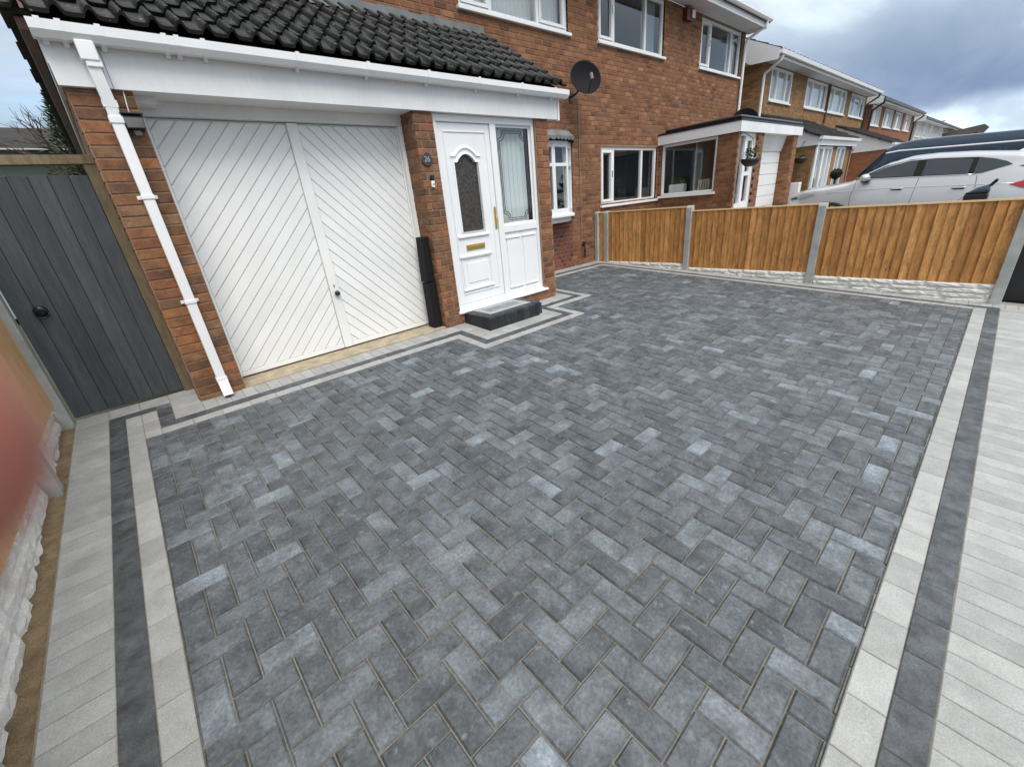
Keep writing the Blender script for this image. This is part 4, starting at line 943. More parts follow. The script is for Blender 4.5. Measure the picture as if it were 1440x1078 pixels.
# ================================================================== RIGHT-HAND FENCE
fx = 6.87
fen = thing('fence', 'orange close-board timber fence with concrete posts along the right side of the drive', 'fence', (fx,.9,0))
posts = [(1.05,.99,6.80),(.86,.985,6.86),(-.82,.985,6.90),(-2.72,.905,6.90),(-4.60,.85,6.86)]
for y, zt, px in posts:
    zb = gz(px, y)-.1; b = MB()
    h_ = .038 if y > 1 else .048; n8 = 8
    prof_ = [(px-.05,zb),(px+.05,zb),(px+.05,zt-.012),(px+.035,zt),(px-.03,zt-.004),(px-.05,zt-.035)]
    b.prism(prof_, y-h_, y+h_, 'y')
    part_w(fen, b, 'concrete_post', concP, bevel=.006)
segs = [(0,1,.02,.975),(1,2,.03,.975),(2,3,-.035,.905),(3,4,-.075,.845)]
def rock(b, x, y0, y1, z0, z1, sg=-1, seed=0):
    """a rock-faced block bulging out of the gravel board"""
    r2 = random.Random(seed); ny, nz_ = max(3, int((y1-y0)/.035)), 4
    idx = {}
    for i in range(ny+1):
        for k in range(nz_+1):
            e = (i in (0, ny)) or (k in (0, nz_)); d = 0 if e else .010+r2.uniform(0,.014)*(1 if sg < 0 else .7)
            b.v.append((x+sg*d, y0+(y1-y0)*i/ny+(0 if i in (0, ny) else r2.uniform(-.006,.006)), z0+(z1-z0)*k/nz_+(0 if k in (0,nz_) else r2.uniform(-.005,.005)))); idx[i,k] = len(b.v)-1
    for i in range(ny):
        for k in range(nz_): b.f.append((idx[i,k], idx[i+1,k], idx[i+1,k+1], idx[i,k+1]))
for a, c, zb, zt in segs:
    y1, y0 = posts[a][0]-.045, posts[c][0]+.045; px = lambda y: posts[c][2]+(posts[a][2]-posts[c][2])*(y-y0)/(y1-y0)
    n_ = max(1, round((y1-y0)/.093)); w = (y1-y0)/n_
    for k in range(n_):
        ya, yb = y0+k*w, y0+(k+1)*w+.012; x_ = px((ya+yb)/2); o_ = rnd.uniform(-.001,.001)
        b = MB().hexa([(x_-.003+o_,ya,zb),(x_+.006,ya,zb),(x_+.006,min(yb,y1),zb),(x_-.020+o_,min(yb,y1),zb)], [(x_-.003+o_,ya,zt-.018),(x_+.006,ya,zt-.018),(x_+.006,min(yb,y1),zt-.018),(x_-.020+o_,min(yb,y1),zt-.018)])
        part_w(fen, b, 'board', fenceM)
    b = MB(); b.hexa([(px(y0)-.025,y0,zt-.018),(px(y0)+.03,y0,zt-.018),(px(y1)+.03,y1,zt-.018),(px(y1)-.025,y1,zt-.018)], [(px(y0)-.02,y0,zt),(px(y0)+.025,y0,zt),(px(y1)+.025,y1,zt),(px(y1)-.02,y1,zt)])
    part_w(fen, b, 'capping_rail', mat('pale_rail', (.52,.36,.18), .8) if 'pale_rail' not in MATS else MATS['pale_rail'])
    for zr in (zb+.12, zb+.45, zt-.15): part_w(fen, MB().hexa([(px(y0)+.008,y0,zr),(px(y0)+.045,y0,zr),(px(y1)+.045,y1,zr),(px(y1)+.008,y1,zr)], [(px(y0)+.008,y0,zr+.04),(px(y0)+.03,y0,zr+.04),(px(y1)+.03,y1,zr+.04),(px(y1)+.008,y1,zr+.04)]), 'arris_rail', fenceM)
    zg = gz(fx, y0)-.05
    gbd = part_w(fen, MB().hexa([(px(y0)-.018,y0,zg),(px(y0)+.022,y0,zg),(px(y1)+.022,y1,zg),(px(y1)-.018,y1,zg)], [(px(y0)-.018,y0,zb),(px(y0)+.022,y0,zb),(px(y1)+.022,y1,zb),(px(y1)-.018,y1,zb)]), 'gravel_board', rockM)
    gh = .058; rw = 0; z = zb
    while z > gz(fx, y0)-.03:
        za = z-gh; y = y0+(.0 if rw % 2 else -.17); big = False
        while y < y1:
            l = rnd.choice((.22,.3,.38,.46)); a_, b_ = max(y, y0)+.004, min(y+l, y1)-.004
            if b_-a_ > .03:
                m_ = MB(); rock(m_, px((a_+b_)/2)-.019, a_, b_, za+.004, z-.004, -1, rnd.random())
                o = m_.build('stone', rockM, gbd, recalc=False)
                for p in o.data.polygons: p.use_smooth = False
            y += l
        z = za; rw += 1

# ================================================================== LEFT-HAND FENCE AND GATE
lfz = thing('fence', 'peach coloured timber fence panel over a white rock-faced gravel board at the left edge', 'fence', (-1.27,0,0))
part_w(lfz, MB().box(-1.315,-1.205,.10,.2,-.1,1.95), 'concrete_post', concP, bevel=.01)
part_w(lfz, MB().box(-1.315,-1.222,-1.0,-.90,-.2,1.9), 'concrete_post', concP, bevel=.01)
part_w(lfz, MB().box(-1.315,-1.225,-2.93,-2.83,-.3,1.8), 'concrete_post', concP, bevel=.01)
for y1, y0, zb, zt in ((.10,-.90,.19,1.85),(-1.0,-2.83,.12,1.8),(-2.93,-5.0,.0,1.7)):
    n_ = max(1, round((y1-y0)/.1)); w = (y1-y0)/n_
    for k in range(n_):
        ya, yb = y0+k*w, min(y0+(k+1)*w+.012, y1)
        part_w(lfz, MB().hexa([(-1.262,ya,zb),(-1.275,ya,zb),(-1.275,yb,zb),(-1.252,yb,zb)], [(-1.262,ya,zt),(-1.275,ya,zt),(-1.275,yb,zt),(-1.252,yb,zt)]), 'board', fenceL)
    zg = gz(-1.25,y0)-.06
    gbd = part_w(lfz, MB().box(-1.325,-1.29,y0,y1,zg,zb), 'gravel_board', rockM)
    z = zb; rw = 0
    while z > gz(-1.25, y0)-.05:
        za = z-.10; y = y0-(.2 if rw % 2 else 0)
        while y < y1:
            l = rnd.choice((.24,.33,.42)); a_, b_ = max(y, y0)+.004, min(y+l, y1)-.004
            if b_-a_ > .03:
                m_ = MB(); rock(m_, -1.291, a_, b_, za+.004, z-.004, 1, rnd.random())
                o = m_.build('stone', rockM, gbd, recalc=False)
            y += l
        z = za; rw += 1
gt = thing('garden_gate', 'tall dark grey boarded side gate with ring handle beside the garage', 'gate', (-.82,.2,0))
gx = [-1.20,-1.09,-.99,-.89,-.79,-.69,-.58,-.475]
for k in range(7):
    a, b_ = gx[k], gx[k+1]
    part_w(gt, MB().hexa([(a+.002,.196,.035),(b_-.001,.204,.035),(b_+.006,.225,.035),(a+.004,.225,.035)], [(a+.002,.196,1.775+rnd.uniform(-.01,.01)),(b_-.001,.204,1.775),(b_+.006,.225,1.775),(a+.004,.225,1.775)]), 'board', gateM, bevel=.003)
part_w(gt, MB().box(-1.2,-.466,.2255,.228,.035,1.77), 'backing', gateM)
for z in (.25,.9,1.55): part_w(gt, MB().box(-1.18,-.49,.226,.262,z,z+.09), 'ledge', gateM)
rg = MB(); rg.lathe([(.012,0),(.038,0),(.040,-.006),(.012,-.010)], 20, (-1.065,.196,.885), 'y'); n_ = 18
rg2 = [(-1.065+.036*math.cos(2*math.pi*k/n_), .178, .865+.036*math.sin(2*math.pi*k/n_)) for k in range(n_+1)]
rg.tube(rg2, .0055, 6).tube([(-1.065,.19,.895),(-1.065,.17,.90)], .008, 8)
part_w(gt, rg, 'ring_handle', black, smooth=True)
gp = thing('gate_frame', 'bare timber post and cross beam framing the grey side gate', 'gate frame', (-.44,.2,0))
part_w(gp, MB().box(-.472,-.405,.17,.25,-.05,1.84), 'post', woodM, bevel=.003)
part_w(gp, MB().box(-1.75,-.405,.165,.24,1.842,1.902), 'cross_beam', woodM, bevel=.003)

# ================================================================== LEFT BACKGROUND: outbuilding, conifer, bare tree
ob = thing('outbuilding', 'low building with grey tiled roof and white fascia line seen over the gate', 'building', (-4,9.5,0))
def OB(b, n, M_, **k): return part_w(ob, b, n, M_, **k)
OB(MB().box(-9,-.55,9.4,13.5,0,3.05), 'wall', mat('pale_render', (.30,.36,.34), .8))
OB(MB().box(-9.1,-.5,9.0,9.4,3.05,3.19), 'dark_fascia', black); OB(MB().box(-9.1,-.5,8.96,8.998,3.165,3.20), 'white_trim', white)
rr = MB().prism([(8.95,3.20),(11.4,3.95),(13.9,3.20)], -9.15, -.45, 'x'); OB(rr, 'roof', tileF)
for x in (-2.2,-1.35,): OB(MB().box(x,x+.5,9.36,9.398,1.2,2.6), 'window', white)
con = thing('conifer', 'dark green conifer bush rising beside the garage behind the gate', 'conifer', (-.55,6.6,0))
part_w(con, MB().tube([(-.55,6.6,0),(-.57,6.6,1.8),(-.55,6.62,3.3)], [.09,.06,.02], 8), 'trunk', barkM)
lf_ = MB()
for k in range(5200):
    h = rnd.uniform(.6,3.62); env = .50*(1-((h-1.7)/2.0)**2) if h > 1.7 else .5; env = max(env, .04)*(.8+.25*math.sin(h*7+k % 5))
    a = rnd.uniform(0,6.283); r_ = env*rnd.random()**.45; p = Vector((-.5+r_*math.cos(a), 6.6+r_*math.sin(a), h+rnd.uniform(-.05,.05)))
    d = Vector((math.cos(a),math.sin(a),rnd.uniform(-.2,1.2))).normalized()*rnd.uniform(.04,.11); s_ = d.cross(Vector((rnd.uniform(-1,1),rnd.uniform(-1,1),1))).normalized()*.014
    lf_.add([p,p+d*.5+s_,p+d,p+d*.5-s_],[(0,1,2,3)])
part_w(con, lf_, 'foliage', leafM, recalc=False)
bt = thing('bare_tree', 'leafless tree with thin twigs against the sky left of the garage', 'tree', (-.35,8.2,0))
tb = MB(); cr_ = MB(); r3 = random.Random(5)
tb.tube([(-.35,8.2,0),(-.38,8.2,1.5),(-.42,8.2,2.9)], [.11,.09,.06], 8)
def branch(b, p, d, l, r_, dep):
    q = p+d*l; mid = p+d*l*.5+Vector((r3.uniform(-1,1),r3.uniform(-1,1),r3.uniform(-1,1)))*l*.06
    b.tube([p, mid, q], [r_, r_*.8, r_*.6], 5)
    if dep:
        for k in range(r3.choice((2,3,3))):
            dd = (d+Vector((r3.uniform(-.8,.7), r3.uniform(-.6,.6), r3.uniform(-.35,.65)))).normalized()
            branch(b, p+d*l*r3.uniform(.45,1), dd, l*r3.uniform(.55,.8), r_*.55, dep-1)
for d in ((-.6,0,.55),(-.35,.1,.9),(-.8,-.1,.30),(-.15,.2,1),(-.7,.1,.8)):
    branch(cr_, Vector((-.42,8.2,2.7)), Vector(d).normalized(), .62, .028, 3)
part_w(bt, tb, 'trunk', barkM); part_w(bt, cr_, 'crown', barkM)

# ================================================================== NEIGHBOURING BLOCKS
def brickwall_far(name, M_, x0, x1, y0, z0, z1, parent, holes):
    """stretcher courses as one low relief mesh"""
    b = MB(); wall_core(b, FR(y0), x0, x1, z0, z1, holes, .1)
    return part_w(parent, b, name, mortar)
def far_window(parent, tf, u0, u1, z0, z1, mull=(), curtain=curtM, fw=.06):
    b = MB(tf); b.box(u0,u1,-.06,0.01,z0,z0+fw).box(u0,u1,-.06,.01,z1-fw,z1).box(u0,u0+fw,-.06,.01,z0+fw,z1-fw).box(u1-fw,u1,-.06,.01,z0+fw,z1-fw)
    for mu in mull: b.box(mu-.035,mu+.035,-.06,.01,z0+fw,z1-fw)
    w = part_w(parent, b, 'window', white); inv = Matrix.Translation(-Vector(parent.location))
    def sub(bb, n, M_):
        o = bb.build(n, M_, w, recalc=True); o.matrix_parent_inverse = Matrix.Identity(4); return o
    es = [u0+fw]+[q for mu in mull for q in (mu-.035,mu+.035)]+[u1-fw]
    for i in range(0,len(es),2): sub(MB(tf).box(es[i],es[i+1],-.035,-.03,z0+fw,z1-fw), 'glass', glassM)
    sub(MB(tf).box(u0-.04,u1+.04,.0,.06,z0-.04,z0), 'sill', white)
    if curtain:
        c = MB(); n_ = 40
        for i in range(n_+1): c.v += [tf(u0+(u1-u0)*i/n_, -.12+.02*math.sin(i*1.6), z0+.05), tf(u0+(u1-u0)*i/n_, -.12+.02*math.sin(i*1.6), z1-.03)]
        c.f = [(2*i,2*i+2,2*i+3,2*i+1) for i in range(n_)]; sub(c, 'curtain', curtain)
    sub(MB(tf).box(u0-.05,u1+.05,-.5,-.48,z0-.05,z1+.05), 'room_interior', inter)
    return w
def roof_rows(parent, x0, x1, y0, z0, y1, z1, M_, rows, name='roof'):
    """stepped rows of tiles, uneven row by row"""
    b = MB(); L_ = math.hypot(y1-y0, z1-z0); dy, dz = (y1-y0)/rows, (z1-z0)/rows; nyv, nzv = -(z1-z0)/L_, (y1-y0)/L_
    for r in range(rows):
        ya, za = y0+dy*r, z0+dz*r; yb, zb = ya+dy*1.15, za+dz*1.15
        x = x0
        while x < x1-.05:
            xb = min(x+.33, x1); t = .032+rnd.uniform(0,.006); u = .008
            b.hexa([(x,ya,za),(xb,ya,za),(xb,yb,zb-.03),(x,yb,zb-.03)], [(x+.004,ya+nyv*t,za+nzv*t),(xb-.004,ya+nyv*t,za+nzv*t),(xb-.004,yb+nyv*u,zb+nzv*u),(x+.004,yb+nyv*u,zb+nzv*u)])
            b.hexa([(x+.02,ya-.004,za+t),(x+.12,ya-.004,za+t),(x+.12,yb,zb+.004),(x+.02,yb,zb+.004)], [(x+.05,ya,za+t+.03),(x+.09,ya,za+t+.03),(x+.09,yb,zb+.03),(x+.05,yb,zb+.03)])
            x += .33
    return part_w(parent, b, name, M_, kind='stuff')
def semi_block(x0, x1, wins, z0w, z1w, ze, zg, M_, label, porches, gut=white, mullfr=(.28,.72), group='rows of brick semi-detached houses beyond'):
    t = thing('house', label, 'house', (x0, YW, zg))
    P = lambda b, n, M2, **k: part_w(t, b, n, M2, **k)
    hs = [(a, b, z0w, z1w) for a, b in wins]
    core_ = MB(); wall_core(core_, FR(YW), x0, x1, zg-.1, ze, hs, .1); core_.box(x0,x0+.1,YW+.1,8.5,zg-.1,ze).box(x1-.1,x1,YW+.1,8.5,zg-.1,ze).box(x0+.1,x1-.1,8.4,8.5,zg-.1,ze)
    P(core_, 'wall', capM)
    inv = Matrix.Translation(-Vector(t.location))
    bb_ = courses(FR(YW), 'F', x0, x1, zg, ze, hs, M=M_)+courses(SD(x0), 'S', YW, 8.5, zg, ze, M=M_)
    mb = MB()
    for (tf, face, a, b, za, zb, M2) in bb_:
        w = tf((a+b)/2,0,(za+zb)/2); hw, hh_ = (b-a)/2, (zb-za)/2
        if face == 'F': mb.add([(w[0]-hw,w[1]-.005,w[2]-hh_),(w[0]+hw,w[1]-.005,w[2]-hh_),(w[0]+hw,w[1]-.005,w[2]+hh_),(w[0]-hw,w[1]-.005,w[2]+hh_)], [(0,1,2,3)])
        else: mb.add([(w[0]-.005,w[1]+hw,w[2]-hh_),(w[0]-.005,w[1]-hw,w[2]-hh_),(w[0]-.005,w[1]-hw,w[2]+hh_),(w[0]-.005,w[1]+hw,w[2]+hh_)], [(0,1,2,3)])
    P(mb, 'brickwork', M_, recalc=False, kind='stuff')
    for a, b in wins: far_window(t, FR(YW), a, b, z0w, z1w, mull=(a+(b-a)*mullfr[0], a+(b-a)*mullfr[1]))
    rsl = .50
    roof_rows(t, x0-.2, x1+.2, .62, ze+.12, 4.8, ze+.12+4.18*rsl, tileF, 12)
    P(MB().prism([(.66,ze+.04),(4.8,ze+.04+4.14*rsl),(9.0,ze+.04)], x0+.0, x1-.0, 'x'), 'roof_back', tileF)
    P(MB().box(x0-.15,x1+.15,.70,YW,ze,ze+.02), 'soffit', whiteP); P(MB().box(x0-.15,x1+.15,.675,.70,ze-.03,ze+.13), 'fascia', white)
    P(MB().prism([(.66,ze-.09),(1.35,ze-.05),(4.8,ze-.12+4.14*rsl),(4.8,ze+.08+4.14*rsl),(.62,ze+.15)], x0-.20, x0-.17, 'x'), 'bargeboard', white)
    P(MB().box(x0-.17,x0-.0,.9,8.4,ze-.02,ze+.0), 'side_soffit', whiteP)
    b = MB(); b.prism([(.675,ze+.13),(.675,ze+.04),(.58,ze+.04),(.56,ze+.13)], x0-.18, x1+.18, 'x'); P(b, 'gutter', gut)
    return t, P
t2, P2 = semi_block(14.45, 27.3, [(15.2,17.0),(18.5,20.9),(21.2,23.7),(24.5,27.0)], 3.40, 4.24, 4.28, -.30, b2M, 'buff brick semi-detached pair with white windows just beyond the silver car', None)
P2(MB().tube([(14.5,.62,4.30),(14.5,.66,4.2),(14.52,1.03,3.98),(14.52,1.05,3.9),(14.52,1.05,2.9)], .04, 8), 'downpipe', white)
P2(MB().tube([(27.2,.62,4.30),(27.2,.66,4.2),(27.2,1.03,3.98),(27.2,1.05,3.0)], .04, 8), 'downpipe', black)
P2(MB().tube([(21.05,1.05,4.25),(21.05,1.05,3.0)], .035, 8), 'downpipe', brown)
# its two lean-to porches
def lean(P, t, x0, x1, yf, zf, zt, zg, M_, gx=None):
    roof_rows(t, x0-.1, x1+.1, yf-.12, zf+.12, YW, zt, tileF, 5, 'porch_roof')
    P(MB().prism([(yf-.08,zf-.08),(YW,zf-.08),(YW,zt-.04),(yf-.08,zf+.12)], x0-.04, x0-.01, 'x'), 'porch_gable_board', whiteP)
    P(MB().prism([(yf-.08,zf-.08),(YW,zf-.08),(YW,zt-.04),(yf-.08,zf+.12)], x1+.01, x1+.04, 'x'), 'porch_gable_board', whiteP)
    P(MB().box(x0-.04,x1+.04,yf-.10,yf-.082,zf-.09,zf+.10), 'porch_fascia', white)
    P(MB().prism([(yf-.10,zf+.12),(yf-.10,zf+.05),(yf-.19,zf+.05),(yf-.20,zf+.12)], x0-.06, x1+.06, 'x'), 'porch_gutter', white)
    P(MB().box(x0,x0+.1,yf,YW,zg,zf-.08), 'porch_wall', mortar); P(MB().box(x1-.1,x1,yf,YW,zg,zf-.08), 'porch_wall', mortar)
    mb = MB()
    for (tf, face, a, b, za, zb, M2) in courses(SD(x0), 'S', yf, YW, zg, zf-.08, M=M_):
        w = tf((a+b)/2,0,(za+zb)/2); hw, hh_ = (b-a)/2, (zb-za)/2
        mb.add([(w[0]-.005,w[1]+hw,w[2]-hh_),(w[0]-.005,w[1]-hw,w[2]-hh_),(w[0]-.005,w[1]-hw,w[2]+hh_),(w[0]-.005,w[1]+hw,w[2]+hh_)], [(0,1,2,3)])
    P(mb, 'brickwork', M_, recalc=False, kind='stuff')
lean(P2, t2, 14.65, 18.9, -.45, 2.08, 3.02, -.4, b2M)
P2(MB().box(18.0,18.6,-.45,-.35,-.4,2.0), 'porch_pier', b2M); P2(MB().box(16.5,17.0,-.45,-.35,-.4,2.0), 'porch_pier', b2M)
far_window(t2, FR(-.45), 14.75, 15.6, -.3, 1.98, mull=(15.0,), curtain=None); far_window(t2, FR(-.45), 15.6, 16.5, -.3, 1.98, mull=(16.1,)); far_window(t2, FR(-.45), 17.0, 18.0, -.3, 1.98, mull=(17.4,), curtain=curtG)
P2(MB().tube([(14.75,-.6,2.15),(14.75,-.55,2.05),(14.72,-.5,1.95),(14.72,-.5,.2)], .04, 8), 'downpipe', white)
lean(P2, t2, 23.0, 27.0, -.75, 1.98, 3.0, -.55, b3M)
P2(MB().box(19.2,23.0,.5,.6,-.5,1.9), 'porch_wall', b3M); far_window(t2, FR(.5), 19.6, 22.6, .6, 1.75, mull=(20.1,20.6,21.1,21.6,22.1), curtain=None)
roof_rows(t2, 19.0, 23.0, .35, 2.0, YW, 2.6, tileF, 3, 'porch_roof')
t3, P3 = semi_block(28.4, 41.4, [(28.8,30.8),(31.8,34.1),(34.8,37.0),(38.0,40.2)], 3.22, 4.08, 4.12, -.6, b3M, 'red brick semi-detached pair with black gutter, second block beyond the car', None, gut=black)
P3(MB().tube([(28.5,.62,4.12),(28.5,.66,4.05),(28.5,1.03,3.8),(28.5,1.05,3.0)], .045, 8), 'downpipe', black); P3(MB().tube([(41.3,.62,4.12),(41.3,.66,4.05),(41.3,1.03,3.8),(41.3,1.05,2.4)], .045, 8), 'downpipe', black)
lean(P3, t3, 30.5, 35, -.7, 1.7, 2.75, -.8, b3M)
t4, P4 = semi_block(42.8, 70.0, [(43.4,45.2),(46.6,48.6),(49.8,52.0),(56,58),(60,62)], 3.0, 3.9, 3.95, -1.3, mat('white_render', (0,0,0), .8, cols=[(0,(.55,.55,.55)),(.9,(.62,.62,.62))]), 'pale rendered terrace at the far end of the row', None, gut=black)
for x in (48, 54, 60): P4(MB().box(x,x+.5,3.2,3.7,5.0,5.75), 'chimney', tileF)
gh_ = thing('gable_roof_building', 'distant building with shallow brown pitched roof above the van', 'building', (64,-6,-1.5))
part_w(gh_, MB().box(60,66,-1.3,3,-2,3.2), 'wall', MATS['white_render']); part_w(gh_, MB().prism([(-1.1,3.3),(-1.45,3.86),(3.2,3.25),(3.2,3.05)], 58.5, 66.5, 'x'), 'roof', mat('brown_roof', (.10,.085,.07), .8)); part_w(gh_, MB().box(58.3,58.48,-1.0,2.4,3.1,3.2), 'fascia', white)
tag(MB().tube([(56,1.6,-1.5),(56,1.6,4.2),(56,1.5,4.35),(56,1.1,4.42),(56,.9,4.4)], .035, 8).build('street_lamp', MATS['grey_plastic']), 'thin distant street lamp above the roofs left of the van', 'street lamp')
b2b = basket('dark wall basket on the buff brick porch side, seen above the car bonnet', 14.42, -.22, 1.72, False)
MB().tube([(0,0,.34),(.12,0,.40),(.23,0,.40)], .008, 6).build('bracket', black, b2b)
tpz = thing('topiary_ball', 'dark round topiary ball on a stem beside the far porch', 'topiary', (14.1,-1.2,-.35))
MB().tube([(0,0,0),(0,0,1.5)], .03, 8).build('stem', barkM, tpz)
tl = MB()
for k in range(900):
    d = Vector((rnd.gauss(0,1),rnd.gauss(0,1),rnd.gauss(0,1))).normalized(); p = d*rnd.uniform(.06,.12)+Vector((0,0,1.57)); e = Vector((rnd.uniform(-1,1),rnd.uniform(-1,1),rnd.uniform(-1,1))).normalized()*.05; f_ = e.cross(d).normalized()*.02
    tl.add([p-e,p+f_,p+e,p-f_],[(0,1,2,3)])
tl.build('foliage', mat('dark_leaf', (.012,.02,.01), .8), tpz, recalc=False, kind='stuff')
MB().lathe([(.12,0),(.16,.25),(.14,.25),(.10,.02)], 16).build('pot', black, tpz)
ps = tag(MB().box(12.68,12.86,-.78,-.74,-.25,1.12).box(12.68,12.72,-.74,-.5,-.25,1.12).build('white_panel', white, bevel=.01), 'white upright panel leaning beside the brick pier in front of the car', 'panel')

# ================================================================== VEHICLES
def car_surface(spec):
    """interpolators for width, bottom, top outline"""
    def ip(tab, y):
        if y <= tab[0][0]: return tab[0][1]
        for (a, va), (b, vb) in zip(tab, tab[1:]):
            if y <= b:
                t = (y-a)/(b-a); t = t*t*(3-2*t) if spec.get('smooth') else t
                return va+(vb-va)*t
        return tab[-1][1]
    return ip
def build_vehicle(name, label, cat, loc, rx, spec, M_, details):
    """local axes: s = distance from nose (0) backwards, lateral x (near side = -), z up. world y = -s."""
    ip = car_surface({})
    t = thing(name, label, cat, loc); t.rotation_euler = (rx, 0, 0)
    L_, HWD = spec['len'], spec['hw']
    top, belt, plan, low = spec['top'], spec['belt'], spec['plan'], spec['low']
    wh, wr = spec['wheels'], spec['wr']
    def hw(s, z):
        w = HWD*ip(plan, s); bz = ip(belt, s)
        k = 1-.045*((z-.62)/.45)**2 if z < bz else (1-.045*((bz-.62)/.45)**2)
        w *= k
        if z > bz: w -= (z-bz)*spec['tumble']*(1+.25*(z-bz))
        return w
    def zb(s):
        z = ip(low, s)
        for c in wh:
            if abs(s-c) < wr+.055: z = max(z, spec['wz']+math.sqrt(max(0,(wr+.055)**2-(s-c)**2)))
        return z
    st = sorted(set([i*L_/90 for i in range(91)]+[c+k for c in wh for k in (-(wr+.055),-(wr+.05),wr+.05,wr+.055)]))
    nz_, nr = 14, 8; b = MB(); rows_ = []
    for s in st:
        zt, z0 = ip(top, s), zb(s); ring = []
        rad = min(.09, (zt-z0)*.3)
        for k in range(nz_+1): z = z0+(zt-rad-z0)*k/nz_; ring.append((-hw(s,z), z))
        w1 = hw(s, zt-rad)
        for k in range(1, 5):
            a = k/4*math.pi/2; ring.append((-(w1-rad*1.2*(1-math.cos(a))), zt-rad+rad*math.sin(a)))
        w2 = w1-rad*1.2
        for k in range(1, nr+1): u = k/nr; ring.append((-w2*(1-u), zt+spec.get('crown',.03)*(1-(1-u)**2)))
        full = ring+[(-x, z) for x, z in ring[-2::-1]]
        rows_.append([(x, -s, z) for x, z in full])
    n_ = len(rows_[0]); b.v = [v for r in rows_ for v in r]
    for i in range(len(rows_)-1):
        for k in range(n_-1): b.f.append((i*n_+k, i*n_+k+1, (i+1)*n_+k+1, (i+1)*n_+k))
        b.f.append((i*n_+n_-1, i*n_, (i+1)*n_, (i+1)*n_+n_-1))
    b.f += [tuple(range(n_)), tuple(range((len(rows_)-1)*n_, len(rows_)*n_))]
    o = b.build('body', M_, t, smooth=True)
    ms_ = o.modifiers.new('es', 'EDGE_SPLIT'); ms_.split_angle = R_(38)
    def patch(poly, M2, nm, off=.006, side=-1, dens=10, thick=.003):
        """polygon in (s,z) laid on the body side: top and bottom lines given as two polylines"""
        lo, hi = poly; n2 = dens*2; bb = MB()
        ipl = lambda tab, s: ip(tab, s)
        s0, s1 = max(lo[0][0], hi[0][0]), min(lo[-1][0], hi[-1][0])
        for i in range(n2+1):
            s = s0+(s1-s0)*i/n2; za, zc = ipl(lo, s), ipl(hi, s)
            if zc < za: zc = za
            for k in range(7):
                z = za+(zc-za)*k/6; bb.v.append((side*(hw(s,z)+off), -s, z))
        bb.f = [(i*7+k, i*7+k+1, (i+1)*7+k+1, (i+1)*7+k) for i in range(n2) for k in range(6)]
        o2 = bb.build(nm, M2, t, smooth=False, recalc=False)
        sm = o2.modifiers.new('so', 'SOLIDIFY'); sm.thickness = thick; sm.offset = 0
        return o2
    def line(pts, r_, M2, nm, off=.002, side=-1):
        bb = MB(); P = []
        for (a, c) in zip(pts, pts[1:]):
            for k in range(6): u = k/6; s, z = a[0]+(c[0]-a[0])*u, a[1]+(c[1]-a[1])*u; P.append((side*(hw(s,z)+off), -s, z))
        s, z = pts[-1]; P.append((side*(hw(s,z)+off), -s, z))
        bb.tube(P, r_, 6); return bb.build(nm, M2, t, smooth=True)
    for c in wh:
        for side in (-1, 1):
            x = side*(HWD-.12)
            w_ = thing('wheel','',''); del w_['label']; del w_['category']; w_.parent = t; w_.location = (x, -c, wr)
            MB().lathe([(wr*.62,-.10),(wr*.9,-.11),(wr,-.07),(wr,.07),(wr*.9,.11),(wr*.62,.10)], 32, (0,0,0), 'x').build('tyre', rubber, w_, smooth=True)
            rb = MB().lathe([(wr*.64,-.09),(wr*.60,-.085),(wr*.2,-.06),(.02,-.06)] if side < 0 else [(.02,.06),(wr*.2,.06),(wr*.60,.085),(wr*.64,.09)], 32, (0,0,0), 'x')
            for q in range(5):
                a = q*2*math.pi/5; rb.tube([(side*.085,.05*math.cos(a),.05*math.sin(a)),(side*.095,wr*.6*math.cos(a),wr*.6*math.sin(a))], [.035,.022], 6)
            rb.build('rim', chrome, w_)
        aw = MB(); nA = 22; ra, rb2 = wr+.05, wr+.115
        for side in (-1,1):
            aw = MB()
            for i in range(nA+1):
                a = math.pi*(-.06)+math.pi*1.12*i/nA
                for r_ in (ra, rb2):
                    s, z = c-r_*math.cos(a), spec['wz']+r_*math.sin(a); aw.v.append((side*(hw(min(max(s,0),L_), max(z,.3))+.012), -s, z))
            aw.f = [(2*i,2*i+1,2*i+3,2*i+2) for i in range(nA)]
            o3 = aw.build('arch_trim', black, t, recalc=False, smooth=True); sm = o3.modifiers.new('so','SOLIDIFY'); sm.thickness = .02; sm.offset = 0
    MB().box(-HWD+.30,HWD-.30,-L_+.3,-.3,.25,.62).build('underbody', rubber, t)
    for c in wh: MB().tube([(-HWD+.13,-c,.5),(HWD-.13,-c,.5)], wr*.98, 16).build('wheel_well', rubber, t) if False else None
    details(t, patch, line, hw)
    return t
